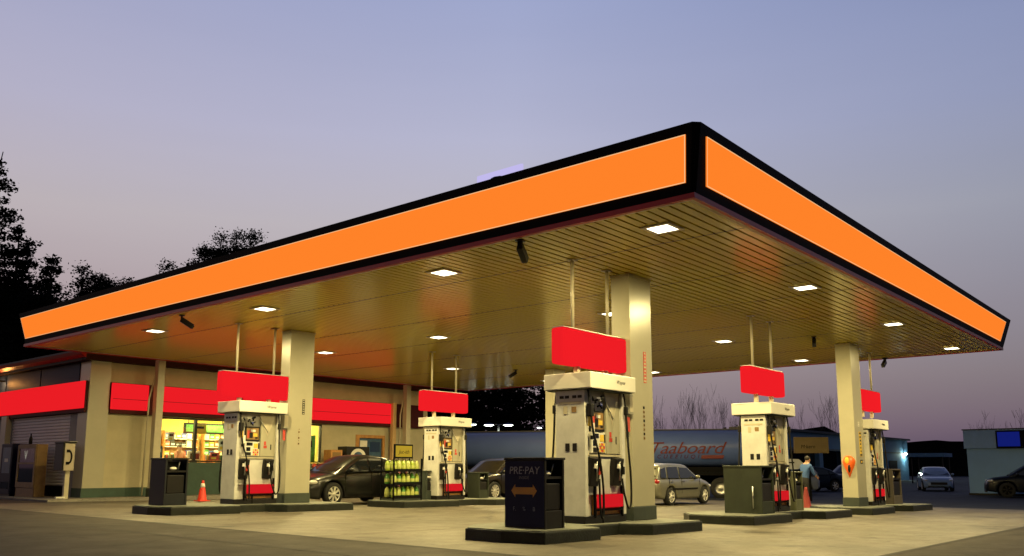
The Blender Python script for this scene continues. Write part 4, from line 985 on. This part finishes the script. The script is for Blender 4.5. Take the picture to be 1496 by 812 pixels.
for x in (-TL/2+1.2, -TL/2+2.5, TL/2-1.3, TL/2-2.6):
    for s in (-1, 1):
        w_ = MB().use(M_tyre).lathe([(.3, -.28), (.48, -.28), (.5, -.24), (.5, .24), (.48, .28), (.3, .28)], (x, s*.85, .5), 24, 'Y').build('wheel', None, t)
        MB().use(M_alu).lathe([(.3, s*.26), (.24, s*.2), (.1, s*.24), (.001, s*.25)], (x, s*.85, .5), 16, 'Y').build('rim', None, w_)
M_mark = mat('tank_red_print', (.13, .002, .006), .5)
TEXTX = TL/2
a_ = R(12)
def tanktext(body, size, x, ang, shear, sx=1., sp=1., m=M_mark):
    return text(body, 'lettering', size, m, t, (x, -(rt+.012)*math.cos(ang), zc+(rt+.012)*math.sin(ang)), (R(90)-ang, 0, 0), .002, shear, 'RIGHT', sx, sp)
tanktext('Taaboard', .8, TEXTX-1.15, R(-2), .4, 1.22, .96)
tanktext('C U E E I U Q I', .28, TEXTX-2.3, R(-28), .3, 1., 1.12)
MB().use(M_mark).prism([(-1.05, -.1), (0, -.1), (.06, .12), (-1.0, .12)], 0, .004, lambda p: (TEXTX-1.15+p[0], -(rt+.03)*math.cos(R(-28))-p[2], zc-.42+p[1])).build('red_bar', None, t)
# dark cab and tractor behind island D side (shadowed)
# ------------------------------------------------------------------ street lamps
def street_lamp(x, y, z, arms, label, h=3.75):
    o = thing('street_lamp', label, 'street lamp', (x, y, z), R(-50), 'lit street lamps behind the tanker')
    MB().use(M_alu).tube([(0, 0, 0), (0, 0, h)], [.07, .05], 8).build('pole', None, o)
    for s in arms:
        MB().use(M_alu).tube([(0, 0, h-.02), (s*.45, 0, h+.02)], .025, 6).build('arm', None, o)
        hd = MB().use(M_alu).lathe([(.001, .12), (.2, .09), (.34, .0), (.33, -.02)], (s*.62, 0, h-.03), 14).build('lamp_head', None, o)
        MB().use(E_street).lathe([(.001, -.09), (.2, -.07), (.32, -.021)], (s*.62, 0, h-.03), 14).build('lens', None, hd)
street_lamp(41.6, 36.2, -.3, (-1, 1), 'two headed lit lamp above the tanker left of the nearest pump', 4.2)
street_lamp(40.2, 38.1, -.3, (1,), 'single headed lit lamp just right of the middle pump', 4.25)
street_lamp(60, 46.5, -.3, (-1,), 'thin pale lamp post beside the cream column behind the nearest pump', 5.0)

# ------------------------------------------------------------------ far buildings
fb = thing('far_building', 'long low blue grey shop building with dark windows and a lit wall lamp', 'building', (72, 30, -.3))
M_fb = mat('far_paint', (.12, .28, .5), .7, var=.1)
FX = 36.0
b = MB().use(M_fb).bx(0, FX, 0, 10, 3.1, 4.65).bx(FX-8.5, FX, 0, 10, 0, 3.1).bx(0, 1, 0, 10, 0, 3.1)
for x in (8, 15, 22): b.bx(x, x+.9, 0, .5, 0, 3.1)
b.bx(0, FX, .6, 10, 0, 3.1); b.build('wall', None, fb)
b = MB().use(mat('far_roof', (.1, .11, .13), .8)).bx(-.3, FX+.3, -.3, 10.3, 4.65, 4.85); b.build('roof', None, fb)
for x0, x1 in ((1, 8), (8.9, 15), (15.9, 22), (22.9, FX-8.5)): MB().use(M_dglass).bx(x0, x1, .45, .5, .3, 3.1).build('window', None, fb)
MB().use(mat('far_band', (.12, .16, .2), .7)).bx(0, FX, -.05, -.001, 3.1, 3.25).build('band', None, fb)
MB().use(M_black).bx(FX-7.4, FX-4.4, -.03, -.002, .1, 2.3).build('door', None, fb)
p = MB().use(M_dark).box((FX-1.6, -.25, 3.25), (.5, .5, .16)).build('wall_lamp', None, fb); MB().use(E_wall).box((FX-1.6, -.32, 3.08), (.6, .3, .16)).build('lens', None, p)
p = MB().use(M_dark).box((18.5, -.25, 2.9), (.3, .5, .16)).build('wall_lamp', None, fb); MB().use(E_wall).box((18.5, -.32, 2.75), (.36, .3, .2)).build('lens', None, p)
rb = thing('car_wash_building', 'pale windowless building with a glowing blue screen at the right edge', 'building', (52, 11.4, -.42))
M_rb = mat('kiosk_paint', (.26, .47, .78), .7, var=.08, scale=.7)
MB().use(M_rb).bx(0, 8, -9, 0, .25, 2.62).build('wall', None, rb)
MB().use(mat('kiosk_band', (.24, .43, .74), .6, var=.08)).bx(-.12, 8.1, -9.1, .1, 2.63, 3.62).build('fascia', None, rb, bevel=.01)
MB().use(mat('far_roof', (.1, .11, .13))).bx(-.15, 8.15, -9.15, .15, 3.62, 3.68).build('roof', None, rb)
MB().use(M_dark).bx(-.04, 8, -9, .04, 0, .25).build('plinth', None, rb)
p = MB().use(M_black).bx(-.24, -.121, -2.9, -1.5, 2.63, 3.56).build('screen_case', None, rb); MB().use(E_blue).bx(-.246, -.241, -2.62, -1.58, 2.72, 3.48).build('screen', None, p)
MB().use(E_yel).bx(-.22, -.121, -3.6, -2.92, 2.7, 3.5).build('lit_panel', None, rb)
# flat canopy shelter behind the pale car
o = thing('low_shelter', 'low flat shelter roof beside the far building', 'shelter', (88, 22.5, -.3))
MB().use(M_fb).bx(-1.5, 1.5, -1.6, 1.6, 2.5, 2.85).build('roof', None, o)
MB().use(M_dark).bx(-1.2, -1.1, -1.4, -1.3, 0, 2.5).bx(1.1, 1.2, 1.3, 1.4, 0, 2.5).bx(-1.2, -1.1, 1.3, 1.4, 0, 2.5).bx(1.1, 1.2, -1.4, -1.3, 0, 2.5).build('leg', None, o)
# tan price board on a pole
o = thing('tan_sign', 'dim tan board on a dark pole in front of the far building', 'sign', (37.55, 14.4, -.3), math.atan2(13.84-14.92, 38.04-37.13))
MB().use(mat('tan_board', (.12, .085, .03), .5)).bx(-.78, .72, -.08, .08, 2.1, 2.8).build('board', None, o, bevel=.01)
text('M\u00b7kern', 'lettering', .22, M_black, o, (-.2, -.083, 2.38), FACE_NY, .001, .2)
MB().use(M_black).bx(-.32, -.12, -.06, .06, 0, 2.1).build('pole', None, o)
# white mailbox-like pointed board near it
o = thing('arrow_board', 'pale pointed arrow board on a short dark post behind the green bin', 'sign', (37.2, 15.2, -.3), R(-50))
MB().use(mat('pale_board', (.4, .42, .46), .5)).prism([(-.5, -.22), (.25, -.22), (.5, .05), (.3, .22), (-.5, .25)], -.05, .05, lambda p: (p[0], p[2], 1.62+p[1])).use(M_dark).bx(-.15, .1, -.056, -.051, 1.66, 1.72).build('board', None, o)
MB().use(M_dark).bx(-.3, -.22, -.04, .04, 0, 1.4).build('post', None, o)

# ------------------------------------------------------------------ hills
def ridge(name, pts, zb, depth, m):
    b = MB().use(m); vs = []
    for x, y, z in pts: vs += [(x, y, zb), (x, y, z), (x+depth*.75, y+depth*.64, z*.9), (x+depth*1.5, y+depth*1.2, zb)]
    n = 4; b.add(vs, [(i*n+j, (i+1)*n+j, (i+1)*n+j+1, i*n+j+1) for i in range(len(pts)-1) for j in range(3)], True)
    return tag(b.build(name), kind='structure')
M_hill = mat('hill_green', (.008, .009, .009), .95, spec=.05, var=.3, scale=.08)
pts = []
rr = random.Random(5)
prof = [(-1.2, 9), (-.35, 8.5), (.02, 6.2), (.10, 6.0), (.115, 7.9), (.15, 6.1), (.30, 6.2), (.335, 8.3), (.362, 8.6), (.40, 6.8), (.44, 6.2), (.52, 6.3), (1.2, 6)]
for k in range(150):
    t_ = -1.2+2.4*k/149    # lateral share of the distance, left to right
    for (a0_, h0_), (a1_, h1_) in zip(prof, prof[1:]):
        if a0_ <= t_ <= a1_: hh = h0_+(h1_-h0_)*(t_-a0_)/(a1_-a0_)
    c = Vector((.765, .644, 0))*152+Vector((.644, -.765, 0))*t_*152
    pts.append((c.x, c.y, hh-.4+rr.uniform(-.3, .3)))
ridge('hills', pts, -2, 60, M_hill)

# ------------------------------------------------------------------ trees
def leaf_mat(name, c): return mat(name, c, .9, spec=.1, var=.5, scale=.9)
M_leaf = leaf_mat('leaf_dark', (.01, .013, .007)); M_leaf2 = leaf_mat('leaf_pine', (.007, .011, .007)); M_bark = mat('bark', (.05, .04, .032), .9, var=.3, scale=8, bump=.4)
def branch(b, p, d, L, r, depth, rr, out, spread=.6, up=.25, kids=3):
    n = 4; pts = [p]; rs = [r]; dd = d.copy()
    for k in range(n):
        dd = (dd+Vector((rr.uniform(-.16, .16), rr.uniform(-.16, .16), rr.uniform(-.06, .14)))).normalized()
        pts.append(pts[-1]+dd*L/n); rs.append(max(.011, r*(1-.62*(k+1)/n)))
    b.tube(pts, rs, 6 if r > .03 else 4, False)
    out.append((pts[-1], depth)); out.append((pts[2], depth))
    if depth <= 0: return
    for k in range(kids):
        i = rr.choice((2, 3, 4, 4)); s = Vector((rr.uniform(-1, 1), rr.uniform(-1, 1), rr.uniform(-.1, .6)))
        nd = (dd*(1-spread)+s.normalized()*spread+Vector((0, 0, up))).normalized()
        branch(b, pts[i], nd, L*rr.uniform(.55, .8), rs[i]*.72, depth-1, rr, out, spread, up, kids)
def leaf_quads(b, c, n, rad, size, rr):
    for _ in range(n):
        p = c+Vector((rr.gauss(0, 1), rr.gauss(0, 1), rr.gauss(0, .8)))*rad*.55
        u = Vector((rr.uniform(-1, 1), rr.uniform(-1, 1), rr.uniform(-.6, .6))).normalized(); w = u.cross(Vector((rr.uniform(-1, 1), rr.uniform(-1, 1), rr.uniform(-1, 1)))).normalized()
        s = size*rr.uniform(.55, 1.3)
        b.add([p-u*s*.5, p+w*s*.3, p+u*s*.5, p-w*s*.3], [(0, 1, 2, 3)])
def leafy_tree(x, y, h, label, seed, spread=.62, leafn=26, size=.34, rad=.8, m=M_leaf, trunk=.35, kids=4, depth=3, clear=.25):
    rr = random.Random(seed); o = thing('leafy_tree', label, 'tree', (x, y, -.3), 0, 'dark trees behind the store')
    b = MB().use(M_bark); out = []
    b.tube([(0, 0, 0), (.1, 0, h*clear*.5), (0, .1, h*clear)], [trunk, trunk*.8, trunk*.65], 10)
    for k in range(6):
        a = 2*math.pi*k/6+rr.uniform(-.3, .3); e = rr.uniform(.35, 1.1)
        branch(b, Vector((0, .1, h*clear*rr.uniform(.8, 1))), Vector((math.cos(a)*math.cos(e), math.sin(a)*math.cos(e), math.sin(e))), h*rr.uniform(.25, .36), trunk*.45, depth-1, rr, out, spread, .22, kids)
    branch(b, Vector((0, .1, h*clear)), Vector((0, 0, 1)), h*.42, trunk*.6, depth, rr, out, spread*.8, .3, kids)
    zt = max(v[2] for v in b.v); k_ = h*.95/zt
    b.v = [(x_*k_, y_*k_, z_*k_) for x_, y_, z_ in b.v]; out = [(p*k_, dth) for p, dth in out]
    b.build('trunk', None, o)
    lb = MB().use(m)
    for p, dth in out:
        if dth <= 1: leaf_quads(lb, p, leafn, rad, size, rr)
    lb.build('crown', None, o)
def pine(x, y, h, label, seed, w=.24):
    rr = random.Random(seed); o = thing('evergreen_tree', label, 'tree', (x, y, -.3), 0, 'dark trees behind the store')
    b = MB().use(M_bark).tube([(0, 0, 0), (.05, .05, h*.5), (0, 0, h)], [h*.02, h*.013, .02], 8); lb = MB().use(M_leaf2)
    z = h*.08
    while z < h*.985:
        f_ = 1-z/h; rad = h*w*(f_**.8)*rr.uniform(.75, 1.15)+.15; n = 5+int(6*f_)
        for k in range(n):
            a = rr.uniform(0, 6.28); L_ = rad*rr.uniform(.55, 1.1); tip = Vector((math.cos(a)*L_, math.sin(a)*L_, z+L_*rr.uniform(-.18, .22)))
            base = Vector((0, 0, z)); b.tube([base, tip], [.035*f_+.012, .008], 4, False)
            for q in range(max(3, int(L_*4.5))):
                t_ = rr.uniform(.2, 1.02); c = base.lerp(tip, t_)+Vector((0, 0, -.08)); leaf_quads(lb, c, 9, .3, .26, rr)
        z += max(.32, h*.028)
    b.build('trunk', None, o); lb.build('crown', None, o)
pine(19.6, 61.9, 22.2, 'tallest black conifer at the left edge above the store', 11, .37)
pine(15.6, 58.0, 17.5, 'dense black evergreen at the far left edge behind the store', 21, .26)
pine(21.0, 60.4, 17.4, 'black conifer second from the left edge above the store', 27, .36)
pine(22.6, 58.9, 15.4, 'lower black conifer sloping down toward the canopy corner', 28, .36)
leafy_tree(21.9, 59.9, 14.6, 'black leafy tree right of the tallest conifer at left', 12, .6, 230, .19, .58)
leafy_tree(20.4, 57.0, 12.6, 'black leafy tree low behind the canopy corner at left', 17, .6, 110, .2, .7)
leafy_tree(25.6, 60.3, 14.2, 'lower black leafy tree beside the canopy edge at left', 18, .6, 200, .19, .6)
leafy_tree(28.8, 62.2, 16.3, 'small black tree top showing just above the canopy edge', 13, .6, 220, .19, .55)
leafy_tree(33.5, 58.4, 20.2, 'round dark tree crown rising above the orange canopy edge', 14, .6, 260, .19, .6, kids=4, trunk=.42)
pine(45.0, 43.2, 13.5, 'dark evergreen under the canopy right of the middle pump', 22, .46)
pine(46.4, 41.9, 13.0, 'dark evergreen under the canopy in the middle of the row', 23, .46)
pine(47.6, 39.9, 9.6, 'lower dark evergreen in the gap of pale sky under the canopy', 26, .4)
pine(50.2, 38.4, 12.5, 'dark evergreen under the canopy beside the nearest pump', 24, .4)
pine(42.2, 46.4, 13.0, 'dark evergreen behind the right end of the store', 25, .46)
leafy_tree(72.0, 44.0, 5.5, 'low dark bush tree behind the tanker by the nearest column', 31, .6, 24, .4, .8, depth=2)
leafy_tree(79.5, 37.9, 5.2, 'low round dark tree behind the right end of the tanker', 32, .66, 30, .4, .8, depth=2)
def bare_tree(x, y, h, label, seed, stems=4):
    rr = random.Random(seed); o = thing('bare_tree', label, 'tree', (x, y, -.3), 0, 'bare winter trees behind the tanker')
    b = MB().use(M_bark); out = []
    b.tube([(0, 0, 0), (0, 0, h*.28)], [.16, .12], 8)
    o2 = b.build('trunk', None, o); b = MB().use(M_bark)
    for k in range(stems):
        a = 2*math.pi*k/stems+rr.uniform(-.4, .4); e = rr.uniform(1.05, 1.45)
        branch(b, Vector((0, 0, h*rr.uniform(.2, .28))), Vector((math.cos(a)*math.cos(e), math.sin(a)*math.cos(e), math.sin(e))), h*rr.uniform(.5, .72), .095, 3, rr, out, .36, .55, 3)
    zt = max(v[2] for v in b.v); k_ = h/zt; b.v = [(x_*k_, y_*k_, z_*k_) for x_, y_, z_ in b.v]
    b.build('crown', None, o)
for i, (x, y, h, lab) in enumerate(((74.3, 43.9, 8.7, 'bare tree just right of the nearest column'), (75.5, 42.2, 7.6, 'slim bare tree second from the nearest column'), (76.5, 41.1, 9.6, 'tall bare tree above the tanker lettering'), (77.4, 40.0, 9.2, 'tall bare tree right of the lettering above the tanker'), (78.9, 38.4, 8.7, 'bare tree left of the pump right of centre'),
                                   (81.5, 35.0, 8.0, 'bare tree right of the pump right of centre'), (83.5, 32.8, 8.3, 'bare tree midway between pump and right column'), (85.0, 30.9, 9.0, 'bare tree touching the left side of the right column'), (84.0, 16.9, 6.6, 'spreading bare tree behind the pale building at right'), (80.4, 12.9, 6.6, 'bare tree top at the right edge of view'))):
    bare_tree(x, y, h, lab, 40+i, 5 if i != 8 else 7)
o = thing('mast', 'thin leaning aerial mast above the tallest tree at the left edge', 'mast', (19.6, 61.9, -.3))
MB().use(M_dark).tube([(0, 0, 0), (0, 0, 19), (.35, -.3, 22.4)], [.09, .06, .03], 6).build('pole', None, o)
MB().use(M_dark).tube([(-.3, .2, 21.0), (.4, -.3, 21.1)], .02, 5).build('aerial_arm', None, o)

# ------------------------------------------------------------------ world, sun, camera
w = bpy.data.worlds.new('World'); scn.world = w; w.use_nodes = True
nt = w.node_tree; nt.nodes.clear(); L = nt.links.new
out = nt.nodes.new('ShaderNodeOutputWorld'); bg = nt.nodes.new('ShaderNodeBackground'); bg.inputs[1].default_value = 1.0
sky = nt.nodes.new('ShaderNodeTexSky'); sky.sky_type = 'NISHITA'; sky.sun_disc = False; sky.sun_elevation = R(.5); sky.sun_rotation = R(300)
bg2 = nt.nodes.new('ShaderNodeBackground'); bg2.inputs[1].default_value = .05; L(sky.outputs[0], bg2.inputs[0])
tc = nt.nodes.new('ShaderNodeTexCoord'); nz = nt.nodes.new('ShaderNodeVectorMath'); nz.operation = 'NORMALIZE'; L(tc.outputs['Generated'], nz.inputs[0])
sp = nt.nodes.new('ShaderNodeSeparateXYZ'); L(nz.outputs[0], sp.inputs[0])
def s2l(c): return [((v/255+.055)/1.055)**2.4 if v/255 > .04045 else v/255/12.92 for v in c]
ramp = nt.nodes.new('ShaderNodeValToRGB'); ramp.color_ramp.interpolation = 'B_SPLINE' if False else 'LINEAR'
stops = [(0, (92, 84, 104)), (.045, (122, 108, 126)), (.10, (150, 134, 142)), (.17, (168, 154, 162)), (.27, (184, 178, 186)), (.37, (176, 177, 203)), (.5, (156, 164, 201)), (.64, (80, 90, 140)), (1, (24, 30, 66))]  # overhead stops above the view dimmed to cut ambient fill
e = ramp.color_ramp.elements
while len(e) < len(stops): e.new(.5)
for el, (p, c) in zip(e, stops): el.position = p; el.color = (*s2l(c), 1)
L(sp.outputs['Z'], ramp.inputs[0])
# the sky is darker and bluer away from where the sun went down
dt = nt.nodes.new('ShaderNodeVectorMath'); dt.operation = 'DOT_PRODUCT'; dt.inputs[1].default_value = (.645, -.765, 0); L(nz.outputs[0], dt.inputs[0])
r2 = nt.nodes.new('ShaderNodeValToRGB'); e = r2.color_ramp.elements
mrr = nt.nodes.new('ShaderNodeMapRange'); mrr.inputs['From Min'].default_value = -.6; mrr.inputs['From Max'].default_value = .6; L(dt.outputs['Value'], mrr.inputs[0]); L(mrr.outputs[0], r2.inputs[0])
e[0].position = 0; e[0].color = (1.0, .93, .9, 1); e[1].position = 1; e[1].color = (.52, .59, .71, 1)
el = e.new(.5); el.color = (1, 1, 1, 1)
nzz = nt.nodes.new('ShaderNodeTexNoise'); nzz.inputs['Scale'].default_value = 2.2; nzz.inputs['Detail'].default_value = 4
mp = nt.nodes.new('ShaderNodeMapping'); mp.inputs['Scale'].default_value = (1, 1, 9); L(nz.outputs[0], mp.inputs[0]); L(mp.outputs[0], nzz.inputs['Vector'])
r3 = nt.nodes.new('ShaderNodeValToRGB'); r3.color_ramp.elements[0].position = .3; r3.color_ramp.elements[1].position = .7
r3.color_ramp.elements[0].color = (.985, .985, .987, 1); r3.color_ramp.elements[1].color = (1.015, 1.013, 1.01, 1); L(nzz.outputs['Fac'], r3.inputs[0])
def mul(a, b_):
    x = nt.nodes.new('ShaderNodeMix'); x.data_type = 'RGBA'; x.blend_type = 'MULTIPLY'; x.inputs[0].default_value = 1; L(a, x.inputs[6]); L(b_, x.inputs[7]); return x.outputs[2]
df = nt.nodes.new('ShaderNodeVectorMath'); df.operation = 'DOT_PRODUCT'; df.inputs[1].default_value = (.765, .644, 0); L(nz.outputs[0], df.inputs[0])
mf = nt.nodes.new('ShaderNodeMapRange'); mf.interpolation_type = 'SMOOTHSTEP'; mf.inputs['From Min'].default_value = -.3; mf.inputs['From Max'].default_value = .62; mf.inputs['To Min'].default_value = .14; mf.inputs['To Max'].default_value = 1; L(df.outputs['Value'], mf.inputs[0])  # unseen sky behind the camera dimmed to cut ambient fill
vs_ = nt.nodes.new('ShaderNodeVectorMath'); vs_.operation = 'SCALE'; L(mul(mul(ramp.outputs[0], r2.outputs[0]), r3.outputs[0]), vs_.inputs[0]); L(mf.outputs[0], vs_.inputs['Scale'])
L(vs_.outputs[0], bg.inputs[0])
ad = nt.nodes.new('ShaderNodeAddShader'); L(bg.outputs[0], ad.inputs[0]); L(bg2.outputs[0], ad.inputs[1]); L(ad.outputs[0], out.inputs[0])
sd = bpy.data.lights.new('sun', 'SUN'); sd.energy = .03; sd.angle = R(15); sd.color = (1, .8, .7)
so = bpy.data.objects.new('sun', sd); col.objects.link(so)
so.rotation_euler = Vector((.5, -.85, -.12)).to_track_quat('-Z', 'Y').to_euler()

cam = bpy.data.cameras.new('camera'); cam.sensor_width = 36; cam.lens = 30.088; cam.shift_y = .0546; cam.clip_end = 4000; cam.clip_start = .05
co = bpy.data.objects.new('camera', cam); col.objects.link(co)
r_ = Vector((.64456203, -.76455106, .0012103)); u_ = Vector((-.11891271, -.09868648, .98798823)); f_ = Vector((.75524801, .63696362, .1545244))
co.matrix_world = Matrix(((r_.x, u_.x, -f_.x, 0), (r_.y, u_.y, -f_.y, 0), (r_.z, u_.z, -f_.z, 1.15), (0, 0, 0, 1)))
scn.camera = co
scn.view_settings.view_transform = 'Standard'; scn.view_settings.look = 'None'; scn.view_settings.exposure = 0; scn.view_settings.gamma = 1; scn.view_settings.use_curve_mapping = False
cy = scn.cycles
cy.use_denoising = True; cy.max_bounces = 6; cy.diffuse_bounces = 3; cy.glossy_bounces = 3; cy.transmission_bounces = 4; cy.transparent_max_bounces = 12
cy.sample_clamp_indirect = 4; cy.sample_clamp_direct = 0; cy.caustics_reflective = False; cy.caustics_refractive = False
